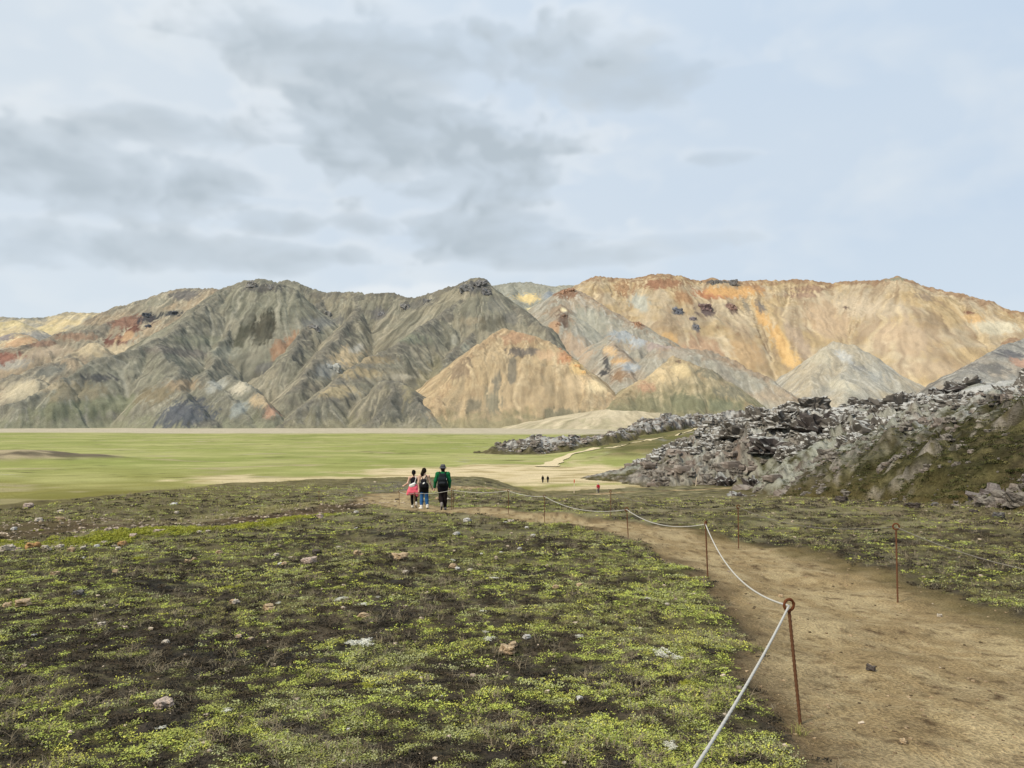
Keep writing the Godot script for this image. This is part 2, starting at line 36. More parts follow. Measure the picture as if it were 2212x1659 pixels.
const STONES := [
	[-9.60, -14.74, 0.233, "pale", "smooth pale stone at the left edge of the bare stony strip, biggest there", "pale stones in the bare stony strip"],
	[-9.23, -14.98, 0.225, "orange", "flat orange tan stone in the stony strip near the left edge", "pale stones in the bare stony strip"],
	[-8.29, -14.60, 0.132, "tan", "tan stone behind the yellow green grass tuft in the stony strip", "pale stones in the bare stony strip"],
	[-8.86, -14.74, 0.115, "pale", "small pale stone in the bare stony strip on the left", "pale stones in the bare stony strip"],
	[-9.29, -15.88, 0.167, "pale", "small pale stone in the bare stony strip on the left", "pale stones in the bare stony strip"],
	[-9.27, -16.44, 0.111, "pale", "small pale stone in the bare stony strip on the left", "pale stones in the bare stony strip"],
	[-8.36, -15.64, 0.094, "white", "white stone in the brown bare soil of the stony strip", "pale stones in the bare stony strip"],
	[-8.47, -16.86, 0.165, "orange", "orange stone at the right end of the bare stony strip", "pale stones in the bare stony strip"],
	[-8.66, -17.74, 0.147, "pink", "small pale stone in the bare stony strip on the left", "pale stones in the bare stony strip"],
	[-8.41, -18.34, 0.138, "pink", "small pale stone in the bare stony strip on the left", "pale stones in the bare stony strip"],
	[-9.56, -18.40, 0.166, "pink", "small pale stone in the bare stony strip on the left", "pale stones in the bare stony strip"],
	[-9.52, -18.70, 0.126, "pink", "small pale stone in the bare stony strip on the left", "pale stones in the bare stony strip"],
	[-8.99, -17.12, 0.090, "pale", "small pale stone in the bare stony strip on the left", "pale stones in the bare stony strip"],
	[-9.38, -19.68, 0.133, "pink", "small pale stone in the bare stony strip on the left", "pale stones in the bare stony strip"],
	[-9.01, -19.34, 0.116, "pink", "small pale stone in the bare stony strip on the left", "pale stones in the bare stony strip"],
	[-8.43, -18.70, 0.112, "pink", "small pale stone in the bare stony strip on the left", "pale stones in the bare stony strip"],
	[-8.56, -21.18, 0.111, "pale", "small pale stone in the bare stony strip on the left", "pale stones in the bare stony strip"],
	[-7.58, -18.80, 0.113, "pale", "small pale stone in the bare stony strip on the left", "pale stones in the bare stony strip"],
	[-7.42, -18.96, 0.100, "pale", "small pale stone in the bare stony strip on the left", "pale stones in the bare stony strip"],
	[-12.70, -19.80, 0.119, "white", "white angular stone near the far left edge above the stony strip", "pale stones in the bare stony strip"],
	[-13.35, -22.92, 0.241, "tan", "flat tan stone on the far mossy slope at the left", "pale stones in the bare stony strip"],
	[-13.15, -21.52, 0.178, "pale", "small pale stone in the bare stony strip on the left", "pale stones in the bare stony strip"],
	[-11.59, -26.78, 0.141, "pale", "small pale stone in the bare stony strip on the left", "pale stones in the bare stony strip"],
	[-13.60, -31.14, 0.234, "white", "white stone near the brow of the terrace, on the left", "pale stones in the bare stony strip"],
	[-8.39, -15.20, 0.091, "pale", "small pale stone in the bare stony strip on the left", "pale stones in the bare stony strip"],
	[-7.72, -15.22, 0.092, "pale", "small pale stone in the bare stony strip on the left", "pale stones in the bare stony strip"],
	[-8.33, -16.26, 0.098, "pale", "small pale stone in the bare stony strip on the left", "pale stones in the bare stony strip"],
	[-8.80, -15.14, 0.137, "pale", "small pale stone in the bare stony strip on the left", "pale stones in the bare stony strip"],
	[-7.48, -13.58, 0.061, "white", "small pale stone in the bare stony strip on the left", "pale stones in the bare stony strip"],
	[-8.68, -14.56, 0.077, "pale", "small pale stone in the bare stony strip on the left", "pale stones in the bare stony strip"],
	[-9.36, -14.74, 0.089, "pink", "small pale stone in the bare stony strip on the left", "pale stones in the bare stony strip"],
	[-18.52, -29.64, 0.312, "pink", "small pale stone in the bare stony strip on the left", "pale stones in the bare stony strip"],
	[-16.00, -27.44, 0.206, "pale", "small pale stone in the bare stony strip on the left", "pale stones in the bare stony strip"],
	[-9.89, -18.40, 0.111, "pale", "small pale stone in the bare stony strip on the left", "pale stones in the bare stony strip"],
	[-10.10, -17.94, 0.094, "pink", "small pale stone in the bare stony strip on the left", "pale stones in the bare stony strip"],
	[-5.55, -13.32, 0.090, "tan", "tan stone beside a smaller brown one at the left of the mats", "small pale stones among the mossy mats"],
	[-5.54, -13.56, 0.082, "tan", "small pale stone among the green mats", "small pale stones among the mossy mats"],
	[-5.64, -12.32, 0.056, "pale", "small pale stone among the green mats", "small pale stones among the mossy mats"],
	[-6.10, -11.96, 0.081, "tan", "round tan stone alone on the green band below the stony strip", "small pale stones among the mossy mats"],
	[-6.67, -11.36, 0.094, "tan", "tan stone half hidden in moss below the grass tuft", "small pale stones among the mossy mats"],
	[-5.50, -14.62, 0.099, "tan", "small pale stone among the green mats", "small pale stones among the mossy mats"],
	[-5.48, -9.86, 0.111, "grey", "dark grey pointed stone near the left edge, behind the two tan ones", "small pale stones among the mossy mats"],
	[-5.75, -9.16, 0.145, "tan", "large tan boulder at the left edge, right one of the two", "small pale stones among the mossy mats"],
	[-5.88, -9.08, 0.075, "tan", "round tan stone at the left edge, left of the large tan boulder", "small pale stones among the mossy mats"],
	[-4.23, -8.04, 0.060, "pale", "small pale stone among the green mats", "small pale stones among the mossy mats"],
	[-3.29, -9.26, 0.084, "pale", "small pale stone among the green mats", "small pale stones among the mossy mats"],
	[-2.68, -7.66, 0.046, "pale", "small pale stone among the green mats", "small pale stones among the mossy mats"],
	[-3.28, -7.40, 0.050, "pale", "pale yellowish stone in the dark mats left of the middle", "small pale stones among the mossy mats"],
	[-4.63, -7.56, 0.045, "white", "small pale stone among the green mats", "small pale stones among the mossy mats"],
	[-3.49, -13.32, 0.202, "pink", "pitted pinkish boulder with dark holes beside a dark grey rock", "small pale stones among the mossy mats"],
	[-3.56, -14.24, 0.178, "dark", "dark grey rock touching the pitted pinkish boulder", "small pale stones among the mossy mats"],
	[-1.84, -12.82, 0.194, "tan", "brown pitted boulder alone in the middle of the mossy slope", "small pale stones among the mossy mats"],
	[-2.78, -14.00, 0.113, "tan", "small pale stone among the green mats", "small pale stones among the mossy mats"],
	[-2.67, -13.86, 0.056, "tan", "small pale stone among the green mats", "small pale stones among the mossy mats"],
	[-4.47, -14.74, 0.080, "pale", "small pale stone among the green mats", "small pale stones among the mossy mats"],
	[-3.99, -13.38, 0.068, "white", "small pale stone among the green mats", "small pale stones among the mossy mats"],
	[-3.86, -13.16, 0.080, "tan", "small pale stone among the green mats", "small pale stones among the mossy mats"],
	[-0.96, -12.56, 0.114, "tan", "small pale stone among the green mats", "small pale stones among the mossy mats"],
	[-0.88, -12.52, 0.076, "white", "small pale stone among the green mats", "small pale stones among the mossy mats"],
	[-0.66, -12.38, 0.075, "pale", "small pale stone among the green mats", "small pale stones among the mossy mats"],
	[-0.55, -13.02, 0.066, "tan", "small pale stone among the green mats", "small pale stones among the mossy mats"],
	[-1.62, -11.80, 0.071, "pale", "small pale stone among the green mats", "small pale stones among the mossy mats"],
	[0.57, -10.10, 0.071, "tan", "left one of two tan stones right of the middle", "small pale stones among the mossy mats"],
	[0.92, -10.54, 0.085, "tan", "right one of two tan stones right of the middle", "small pale stones among the mossy mats"],
	[-2.74, -8.80, 0.110, "tan", "tan wedge shaped stone beside white lichen at the left", "small pale stones among the mossy mats"],
	[-1.59, -8.38, 0.093, "tan", "tan stone just below a white lichen patch in the middle", "small pale stones among the mossy mats"],
	[0.14, -7.36, 0.067, "white", "flat white stone just behind the orange tan stone pair", "small pale stones among the mossy mats"],
	[-0.04, -6.90, 0.123, "tan", "larger one of the touching orange tan stone pair in front", "small pale stones among the mossy mats"],
	[0.01, -7.12, 0.069, "tan", "smaller one of the touching orange tan stone pair in front", "small pale stones among the mossy mats"],
	[-1.33, -23.18, 0.197, "white", "white stone by the near side of the path bend", "small pale stones among the mossy mats"],
	[-0.18, -21.94, 0.133, "white", "small pale stone among the green mats", "small pale stones among the mossy mats"],
	[-0.03, -22.54, 0.137, "pale", "small pale stone among the green mats", "small pale stones among the mossy mats"],
	[-1.35, -18.94, 0.153, "white", "small pale stone among the green mats", "small pale stones among the mossy mats"],
	[-0.93, -18.40, 0.093, "tan", "small pale stone among the green mats", "small pale stones among the mossy mats"],
	[-4.03, -20.08, 0.081, "white", "small pale stone among the green mats", "small pale stones among the mossy mats"],
	[-5.19, -25.84, 0.130, "white", "small pale stone among the green mats", "small pale stones among the mossy mats"],
	[0.50, -18.48, 0.131, "white", "small pale stone among the green mats", "small pale stones among the mossy mats"],
	[-5.90, -23.78, 0.202, "pink", "small pale stone among the green mats", "small pale stones among the mossy mats"],
	[0.40, -20.04, 0.101, "white", "small pale stone among the green mats", "small pale stones among the mossy mats"],
	[-0.21, -14.80, 0.060, "white", "small pale stone among the green mats", "small pale stones among the mossy mats"],
	[-0.58, -14.66, 0.065, "white", "small pale stone among the green mats", "small pale stones among the mossy mats"],
	[0.15, -15.48, 0.069, "white", "small pale stone among the green mats", "small pale stones among the mossy mats"],
	[-2.37, -5.34, 0.099, "pink", "largest pale stone at the lower left among leafy mats", "small pale stones among the mossy mats"],
	[0.47, -5.48, 0.046, "white", "small white angular stone on dark soil at the lower middle", "small pale stones among the mossy mats"],
	[0.29, -4.36, 0.020, "pale", "small pale stone among the green mats", "small pale stones among the mossy mats"],
	[-1.03, -4.94, 0.019, "white", "small pale stone among the green mats", "small pale stones among the mossy mats"],
	[-0.95, -4.44, 0.018, "white", "small pale stone among the green mats", "small pale stones among the mossy mats"],
	[-2.68, -7.66, 0.048, "tan", "small pale stone among the green mats", "small pale stones among the mossy mats"],
	[-3.28, -7.38, 0.054, "pale", "small pale stone among the green mats", "small pale stones among the mossy mats"],
	[-3.31, -9.28, 0.078, "tan", "small pale stone among the green mats", "small pale stones among the mossy mats"],
	[-1.89, -4.62, 0.016, "white", "small pale stone among the green mats", "small pale stones among the mossy mats"],
	[1.79, -8.98, 0.045, "pale", "small pale stone among the green mats", "small pale stones among the mossy mats"],
	[5.01, -9.14, 0.050, "pale", "small pale stone on the right side of the path", "stones on the path"],
	[2.99, -6.50, 0.068, "dark", "dark lump of lava lying in the middle of the path", "stones on the path"],
	[2.41, -4.84, 0.036, "tan", "small tan stone on the path at the bottom", "stones on the path"],
	[2.15, -4.32, 0.049, "orange", "orange tan stone at the bottom edge of the path", "stones on the path"],
	[3.62, -10.50, 0.057, "tan", "flat tan chip on the left half of the path", "stones on the path"],
	[-3.73, -38.90, 0.228, "tan", "flat tan slab behind the legs of the walker in green", "stones by the walkers"],
	[-3.17, -38.60, 0.199, "pale", "pale slab with a dark shadowed side behind the rope posts by the walkers", "stones by the walkers"],
	[-2.90, -38.34, 0.153, "tan", "reddish tan stone right of the pale slab behind the walkers", "stones by the walkers"],
	[-5.97, -40.34, 0.189, "dark", "dark brown rock left of the woman with the pink jacket", "stones by the walkers"],
	[16.31, -38.34, 0.484, "dark", "dark flat slab on the grass below the lava slope, leftmost there", "dark boulders below the lava slope"],
	[16.29, -31.52, 0.464, "dark", "biggest dark boulder below the lava slope, above the pale track", "dark boulders below the lava slope"],
	[16.46, -34.14, 0.115, "white", "small white stone between two dark boulders below the lava slope", "dark boulders below the lava slope"],
	[17.54, -32.08, 0.270, "grey", "dark boulder lying on the grass below the lava slope", "dark boulders below the lava slope"],
	[16.27, -27.34, 0.245, "dark", "dark boulder lying on the grass below the lava slope", "dark boulders below the lava slope"],
	[15.20, -24.22, 0.280, "grey", "dark boulder lying on the grass below the lava slope", "dark boulders below the lava slope"],
	[44.55, -83.62, 0.616, "grey", "dark boulder lying on the grass below the lava slope", "dark boulders below the lava slope"],
	[90.15, -156.98, 1.156, "grey", "dark boulder lying on the grass below the lava slope", "dark boulders below the lava slope"]]
const LICHEN := [[-2.03, -9.24, 0.056], [-1.67, -8.76, 0.040], [-1.57, -9.12, 0.020], [-1.38, -7.18, 0.080], [-1.49, -7.22, 0.044], [-0.32, -8.56, 0.029], [-0.21, -7.28, 0.040], [-0.26, -7.58, 0.023], [0.64, -7.42, 0.030], [-3.33, -12.56, 0.051], [-0.99, -13.10, 0.034], [-0.26, -11.00, 0.050], [-2.73, -9.12, 0.018], [-2.20, -4.92, 0.024], [-1.89, -5.20, 0.026], [-0.52, -5.44, 0.012], [-0.50, -5.54, 0.009], [-2.73, -9.10, 0.021], [-3.58, -16.00, 0.039], [1.31, -6.76, 0.059], [1.40, -6.64, 0.033], [0.92, -4.56, 0.034], [1.61, -9.24, 0.028]]
const MOSS := [[-3.77, -10.50, 0.134], [-3.89, -10.38, 0.047], [-6.54, -13.84, 0.208], [-3.88, -8.72, 0.052], [-3.50, -8.60, 0.039], [-3.62, -19.48, 0.157], [-5.94, -19.80, 0.140], [-1.03, -5.82, 0.066], [-1.14, -5.92, 0.050], [1.32, -5.92, 0.066], [2.59, -11.42, 0.114], [-13.45, -26.28, 0.089], [-12.89, -26.78, 0.161], [-12.02, -19.68, 0.118]]

const CRAGS := [
	[-101, 292, -1726, 18.1, 60, 102, 101, 100, "broad grey rock wall on the left face of the blunt rock peak"],
	[-76, 301, -1734, 19.3, 61, 98, 97, 97, "tall grey rock block forming the top of the blunt rock peak"],
	[-58, 283, -1718, 13.4, 62, 96, 95, 96, "grey rock shoulder on the right side of the blunt rock peak"],
	[-197, 272, -1780, 12.0, 63, 108, 106, 104, "grey crag on the skyline ridge left of the blunt rock peak"],
	[-253, 261, -1804, 13.4, 64, 110, 108, 106, "grey crag below the skyline between the two dark summits"],
	[-603, 309, -1772, 13.8, 65, 108, 106, 102, "grey rock band on the rounded summit, left part"],
	[-560, 304, -1774, 15.0, 66, 108, 106, 103, "grey rock band on the rounded summit, right part"],
	[-437, 244, -1806, 15.3, 67, 116, 115, 112, "grey crag on the slope right of the rounded summit, upper one"],
	[-437, 198, -1692, 12.6, 68, 114, 112, 110, "grey crag on the slope right of the rounded summit, lower one"],
	[406, 262, -1882, 17.5, 69, 96, 99, 108, "dark blocky crag standing out of the ochre wall, left of the reddish ones"],
	[478, 269, -1890, 20.8, 70, 112, 92, 90, "largest reddish dark crag on the ochre wall"],
	[435, 216, -1814, 10.0, 71, 102, 102, 108, "small dark crag below the largest reddish crag on the ochre wall"],
	[544, 272, -1896, 15.2, 72, 128, 102, 92, "reddish brown crag right of the largest one on the ochre wall"],
	[532, 357, -2008, 14.4, 73, 98, 96, 94, "dark crag on the skyline of the ochre wall, left one"],
	[579, 356, -2008, 14.4, 74, 100, 98, 96, "dark crag on the skyline of the ochre wall, right one"],
	[435, 238, -1840, 10.9, 75, 108, 100, 104, "dark crag at the left foot of the largest reddish crag"],
	[128, 309, -1874, 10.8, 76, 150, 114, 88, "ragged brown pinnacle on top of the pinkish grey hill, left one"],
	[146, 314, -1880, 9.5, 77, 146, 112, 88, "ragged brown pinnacle on top of the pinkish grey hill, right one"],
	[116, 228, -1706, 9.8, 78, 120, 98, 84, "dark brown rib of rock below the ragged pinnacles, upper part"],
	[102, 206, -1676, 8.5, 79, 140, 110, 86, "brown rock rib below the ragged pinnacles, lower part"],
	[284, 213, -1726, 8.8, 80, 160, 124, 96, "brown crag on the ridge right of the blue grey slope"],
	[84, 122, -1342, 4.5, 81, 150, 112, 84, "brown crag high on the right edge of the sandy cone"],
	[98, 105, -1320, 5.4, 82, 166, 126, 86, "brown crag halfway down the right edge of the sandy cone"],
	[110, 89, -1298, 5.7, 83, 196, 150, 92, "yellow brown crag lower on the right edge of the sandy cone"],
	[120, 79, -1286, 3.9, 84, 200, 156, 96, "lowest yellowish crag on the right edge of the sandy cone"],
	[281, 97, -1296, 4.4, 85, 124, 106, 86, "small brown crag on the tip of the olive footed cone"],
	[-464, 82, -1528, 15.5, 86, 104, 104, 104, "grey rock outcrop in the gully below the rounded summit, upper one"],
	[-476, 68, -1516, 8.7, 87, 108, 108, 106, "grey rock outcrop in the gully below the rounded summit, lower one"],
	[-345, 97, -1482, 15.0, 88, 140, 142, 138, "grey crag beside the yellow scar on the dark slope"],
	[-305, 242, -1794, 10.9, 89, 112, 110, 110, "grey crag on the ridge left of the blunt rock peak"],
	[-858, 241, -1798, 10.3, 90, 74, 78, 84, "dark crag above the red bluff on the left shoulder, left one"],
	[-832, 210, -1750, 8.9, 91, 70, 74, 82, "dark crag above the red bluff on the left shoulder, lower one"],
	[-797, 246, -1798, 10.3, 92, 74, 78, 84, "dark crag on the left shoulder, nearest the rounded summit"]]

var noise := FastNoiseLite.new()
var ridged := FastNoiseLite.new()
var cell := FastNoiseLite.new()
var cell_edge := FastNoiseLite.new()
var segs := {}
var taken := {}
var rng := RandomNumberGenerator.new()
var mats := {}

# the trodden path: x, z, half width
const PATH := [Vector3(3.6, 6, 2.2), Vector3(3.6, 0, 2.2), Vector3(3.7, -4.5, 2.05), Vector3(4.05, -8, 1.75), Vector3(4.4, -11.5, 1.6), Vector3(4.35, -14, 1.65), Vector3(4.1, -17, 1.45), Vector3(3.2, -20.5, 1.45), Vector3(1.5, -24, 1.35), Vector3(-1.0, -27.5, 1.3), Vector3(-3.6, -30.8, 1.5), Vector3(-6, -36, 1.5), Vector3(-7, -46, 1.4), Vector3(-4, -62, 1.5), Vector3(2, -84, 1.6), Vector3(9, -107, 1.6), Vector3(15, -120, 1.6), Vector3(30, -129, 1.3), Vector3(42, -142, 1.1)]
const SIDE_TRACK := [Vector3(13.5, -10, 0.35), Vector3(12.9, -18, 0.4), Vector3(13.2, -24, 0.5), Vector3(13.4, -27.5, 0.45), Vector3(14.2, -36, 0.4), Vector3(17, -48, 0.3)]
const ERODED := [Vector3(-26, -12, 1.9), Vector3(-18, -16.5, 2.1), Vector3(-12.5, -20, 2.0), Vector3(-9.2, -23.5, 1.5), Vector3(-7.6, -27.5, 1.2), Vector3(-6.6, -32, 1.1), Vector3(-6.3, -38, 1.0)]
const DRY_STRIP := [Vector3(-11.5, -21.5, 0.35), Vector3(-9.6, -25, 0.5), Vector3(-8.3, -29, 0.6), Vector3(-7.6, -33, 0.5)]
const BRIGHT_BAND := [Vector3(-16, -12.5, 0.9), Vector3(-12, -15.2, 0.9), Vector3(-9.6, -17.2, 0.8), Vector3(-8.3, -19, 0.7), Vector3(-7.0, -22.3, 0.5), Vector3(-6.1, -26, 0.5)]
const BANK := [Vector2(-20, 40), Vector2(-20.5, -32), Vector2(-22, -51), Vector2(-25, -75), Vector2(-22.7, -94), Vector2(-15.6, -107), Vector2(-4, -116), Vector2(6, -125)]
const LAVA_FOOT := [Vector2(17, 10), Vector2(18, -15), Vector2(19, -29), Vector2(24, -52), Vector2(28, -74), Vector2(36, -110), Vector2(43, -146), Vector2(30, -156), Vector2(12, -183), Vector2(30, -205), Vector2(48, -240), Vector2(70, -290)]
const LAVA_TOP := [Vector3(14, -184, -11.9), Vector3(24, -178, -9.8), Vector3(37, -177, -3.0), Vector3(44, -165, 0.6), Vector3(51, -157, 3.4), Vector3(58, -156, 6.2), Vector3(66, -160, 5.6), Vector3(80, -160, 6.3), Vector3(96, -148, 10.0), Vector3(130, -160, 13), Vector3(36, -55, 4.0), Vector3(44, -85, 3.2), Vector3(46, -112, 2.6), Vector3(32, -38, 4.2), Vector3(60, -225, 3), Vector3(60, -20, 6), Vector3(70, -70, 5.5), Vector3(80, -110, 6.5), Vector3(120, -100, 9)]


func _ready() -> void:
	var cam := Camera3D.new()
	cam.name = "camera"
	cam.fov = rad_to_deg(2.0 * atan(384.0 / 770.0))
	cam.near = 0.05
	cam.far = 6000.0
	cam.position = Vector3(0, EYE, 0)
	cam.rotation.x = atan(35.0 / 770.0)
	add_child(cam)
	setup_noise()
	var env := Environment.new()
	env.background_mode = Environment.BG_SKY
	var sky := Sky.new()
	var pano := PanoramaSkyMaterial.new()
	pano.panorama = ImageTexture.create_from_image(make_sky())
	sky.sky_material = pano
	env.sky = sky
	env.tonemap_mode = Environment.TONE_MAPPER_LINEAR
	env.tonemap_exposure = 1.5
	env.background_energy_multiplier = 1.0
	env.ambient_light_source = Environment.AMBIENT_SOURCE_SKY
	env.sdfgi_enabled = true
	env.ssao_enabled = true
	env.ssil_enabled = true
	var we := WorldEnvironment.new()
	we.name = "daylight"
	we.environment = env
	add_child(we)
	var sun := DirectionalLight3D.new()
	sun.name = "sun"
	sun.light_energy = 0.8
	sun.light_color = Color(1.0, 0.95, 0.86)
	sun.light_angular_distance = 10.0
	sun.shadow_enabled = true
	sun.rotation = Vector3(deg_to_rad(-46), deg_to_rad(-52), 0)
	add_child(sun)
	make_materials()
	build_mountains()
	build_ground()
	build_lava()
	build_fences()
	build_people()
	build_stones()
	build_plants()


# ------------------------------------------------------------------ helpers
func setup_noise() -> void:
	noise.noise_type = FastNoiseLite.TYPE_SIMPLEX_SMOOTH
	noise.seed = 11
	noise.frequency = 1.0
	noise.fractal_type = FastNoiseLite.FRACTAL_FBM
	noise.fractal_octaves = 4
	ridged.noise_type = FastNoiseLite.TYPE_SIMPLEX_SMOOTH
	ridged.seed = 5
	ridged.frequency = 1.0
	ridged.fractal_type = FastNoiseLite.FRACTAL_RIDGED
	ridged.fractal_octaves = 4
	cell.noise_type = FastNoiseLite.TYPE_CELLULAR
	cell.seed = 8
	cell.frequency = 1.0
	cell.fractal_type = FastNoiseLite.FRACTAL_NONE
	cell.cellular_return_type = FastNoiseLite.RETURN_CELL_VALUE
	cell_edge.noise_type = FastNoiseLite.TYPE_CELLULAR
	cell_edge.seed = 8
	cell_edge.frequency = 1.0
	cell_edge.fractal_type = FastNoiseLite.FRACTAL_NONE
	cell_edge.cellular_return_type = FastNoiseLite.RETURN_DISTANCE2_SUB


static func sm(a: float, b: float, x: float) -> float:
	return smoothstep(a, b, x) if a < b else 1.0 - smoothstep(b, a, x)


static func rgb(r: float, g: float, b: float) -> Color:   # a photographed sRGB tone (0..255) as the linear base colour that gives it under this sky
	var c := Color(r / 255.0, g / 255.0, b / 255.0).srgb_to_linear()
	var l := (c.r + c.g + c.b) / 3.0
	c = c.lerp(Color(l, l, l), 0.22)
	return Color(c.r * 1.06, c.g * 1.06, c.b * 1.06)


static func mul(c: Color, k: float) -> Color:
	return Color(c.r * k, c.g * k, c.b * k)


func numbered(called: String) -> String:
	var n: int = taken.get(called, 0)
	taken[called] = n + 1
	return called if n == 0 else "%s_%03d" % [called, n]


func tag(o: Node, label: String, category: String, group := "", kind := "") -> void:
	if label != "":
		o.set_meta("label", label)
	if category != "":
		o.set_meta("category", category)
	if group != "":
		o.set_meta("group", group)
	if kind != "":
		o.set_meta("kind", kind)


func put(called: String, mesh: Mesh, mat: Material, parent: Node = self) -> MeshInstance3D:
	var o := MeshInstance3D.new()
	o.name = numbered(called) if parent == self else called
	o.mesh = mesh
	if mat:
		o.material_override = mat
	parent.add_child(o, true)
	return o


func thing(called: String, at: Vector3, turn := 0.0) -> Node3D:
	var o := Node3D.new()
	o.name = numbered(called)
	o.position = at
	o.rotation.y = turn
	add_child(o)
	return o


func copy(o: Node3D, at: Vector3, turn := 0.0) -> Node3D:
	var base := String(o.name)
	var cut := base.rfind("_")
	if cut > 0 and base.substr(cut + 1).is_valid_int():
		base = base.substr(0, cut)
	var c: Node3D = o.duplicate()
	c.name = numbered(base)
	add_child(c)
	c.position = at
	c.rotation.y = turn
	return c


static func near_line(pts: Array, x: float, z: float) -> Vector2:   # (distance, half width) to a line of (x, z, half width)
	var best := 1e9
	var wide := 0.0
	for i in pts.size() - 1:
		var a: Vector3 = pts[i]
		var b: Vector3 = pts[i + 1]
		var ex := b.x - a.x
		var ez := b.y - a.y
		var t := clampf(((x - a.x) * ex + (z - a.y) * ez) / (ex * ex + ez * ez), 0.0, 1.0)
		var dx := x - a.x - ex * t
		var dz := z - a.y - ez * t
		var d := dx * dx + dz * dz
		if d < best:
			best = d
			wide = lerpf(a.z, b.z, t)
	return Vector2(sqrt(best), wide)


static func side_of(pts: Array, x: float, z: float) -> float:   # signed distance to a line; positive on its right when walking towards -z
	var best := 1e9
	var s := 1.0
	for i in pts.size() - 1:
		var a: Vector2 = pts[i]
		var b: Vector2 = pts[i + 1]
		var ex := b.x - a.x
		var ez := b.y - a.y
		var t := clampf(((x - a.x) * ex + (z - a.y) * ez) / (ex * ex + ez * ez), 0.0, 1.0)
		var dx := x - a.x - ex * t
		var dz := z - a.y - ez * t
		var d := dx * dx + dz * dz
		if d < best - 1e-6:
			best = d
			s = signf(ex * (z - a.y) - ez * (x - a.x))
	return sqrt(best) * s


func in_rows(count: int, job: Callable) -> Array:   # job(i) -> anything, for every row, on all processors
	var rows := []
	rows.resize(count)
	var task := WorkerThreadPool.add_group_task(func(i: int): rows[i] = job.call(i), count, -1, true)
	WorkerThreadPool.wait_for_group_task_completion(task)
	return rows


# A heightfield over the lines xs, zs. hf(x, z) -> Vector4(height, and three values handed on); cf(x, y, z, normal, aux) -> Color; kf(x, y, z) -> which of `kinds` meshes the cell belongs to, -1 for none.
func heightfield(xs: PackedFloat32Array, zs: PackedFloat32Array, hf: Callable, cf: Callable, kf: Callable, kinds: int) -> Array:
	var nx := xs.size()
	var nz := zs.size()
	var rows := in_rows(nz, func(j: int):
		var r := PackedVector4Array()
		r.resize(nx)
		for i in nx:
			r[i] = hf.call(xs[i], zs[j])
		return r)
	var shaded := in_rows(nz, func(j: int):
		var v := PackedVector3Array()
		var n := PackedVector3Array()
		var c := PackedColorArray()
		v.resize(nx)
		n.resize(nx)
		c.resize(nx)
		var here: PackedVector4Array = rows[j]
		var j0 := maxi(j - 1, 0)
		var j1 := mini(j + 1, nz - 1)
		var up: PackedVector4Array = rows[j0]
		var down: PackedVector4Array = rows[j1]
		for i in nx:
			var i0 := maxi(i - 1, 0)
			var i1 := mini(i + 1, nx - 1)
			var nn := Vector3(-(here[i1].x - here[i0].x) / (xs[i1] - xs[i0]), 1.0, -(down[i].x - up[i].x) / (zs[j1] - zs[j0])).normalized()
			v[i] = Vector3(xs[i], here[i].x, zs[j])
			n[i] = nn
			c[i] = cf.call(xs[i], here[i].x, zs[j], nn, here[i])
		return [v, n, c])
	var kind_rows := in_rows(nz - 1, func(j: int):
		var k := PackedInt32Array()
		k.resize(nx - 1)
		for i in nx - 1:
			k[i] = kf.call((xs[i] + xs[i + 1]) * 0.5, maxf(maxf(rows[j][i].x, rows[j][i + 1].x), maxf(rows[j + 1][i].x, rows[j + 1][i + 1].x)), (zs[j] + zs[j + 1]) * 0.5)
		return k)
	var meshes := []
	for kind in kinds:
		var v := PackedVector3Array()
		var n := PackedVector3Array()
		var c := PackedColorArray()
		var ix := PackedInt32Array()
		var at := PackedInt32Array()
		at.resize(nx * nz)
		at.fill(-1)
		for j in nz - 1:
			var kr: PackedInt32Array = kind_rows[j]
			var used := kr.has(kind)
			if not used:
				continue
			for i in nx - 1:
				if kr[i] != kind:
					continue
				for key in [j * nx + i, j * nx + i + 1, (j + 1) * nx + i, (j + 1) * nx + i + 1]:
					if at[key] < 0:
						at[key] = v.size()
						var row: Array = shaded[key / nx]
						v.append(row[0][key % nx])
						n.append(row[1][key % nx])
						c.append(row[2][key % nx])
				var a := at[j * nx + i]
				var b := at[j * nx + i + 1]
				var d := at[(j + 1) * nx + i]
				var e := at[(j + 1) * nx + i + 1]
				# zs run away from the eye, so the upward face is a, d, b seen clockwise
				if (i + j) % 2:
					ix.append_array([a, d, b, b, d, e])
				else:
					ix.append_array([a, e, b, a, d, e])
		if ix.is_empty():
			meshes.append(null)
			continue
		meshes.append(mesh_of(v, n, c, ix))
	return meshes


static func mesh_of(v: PackedVector3Array, n: PackedVector3Array, c: PackedColorArray, ix: PackedInt32Array) -> ArrayMesh:
	var arr := []
	arr.resize(Mesh.ARRAY_MAX)
	arr[Mesh.ARRAY_VERTEX] = v
	if n.size():
		arr[Mesh.ARRAY_NORMAL] = n
	if c.size():
		arr[Mesh.ARRAY_COLOR] = c
	arr[Mesh.ARRAY_INDEX] = ix
	var m := ArrayMesh.new()
	m.add_surface_from_arrays(Mesh.PRIMITIVE_TRIANGLES, arr)
	return m


static func spread(from: float, to: float, step: Callable) -> PackedFloat32Array:   # from, then steps of step(value), until to
	var out := PackedFloat32Array()
	var v := from
	var way := signf(to - from)
	while (to - v) * way > 0.0:
		out.append(v)
		v += way * step.call(v)
	out.append(to)
	return out


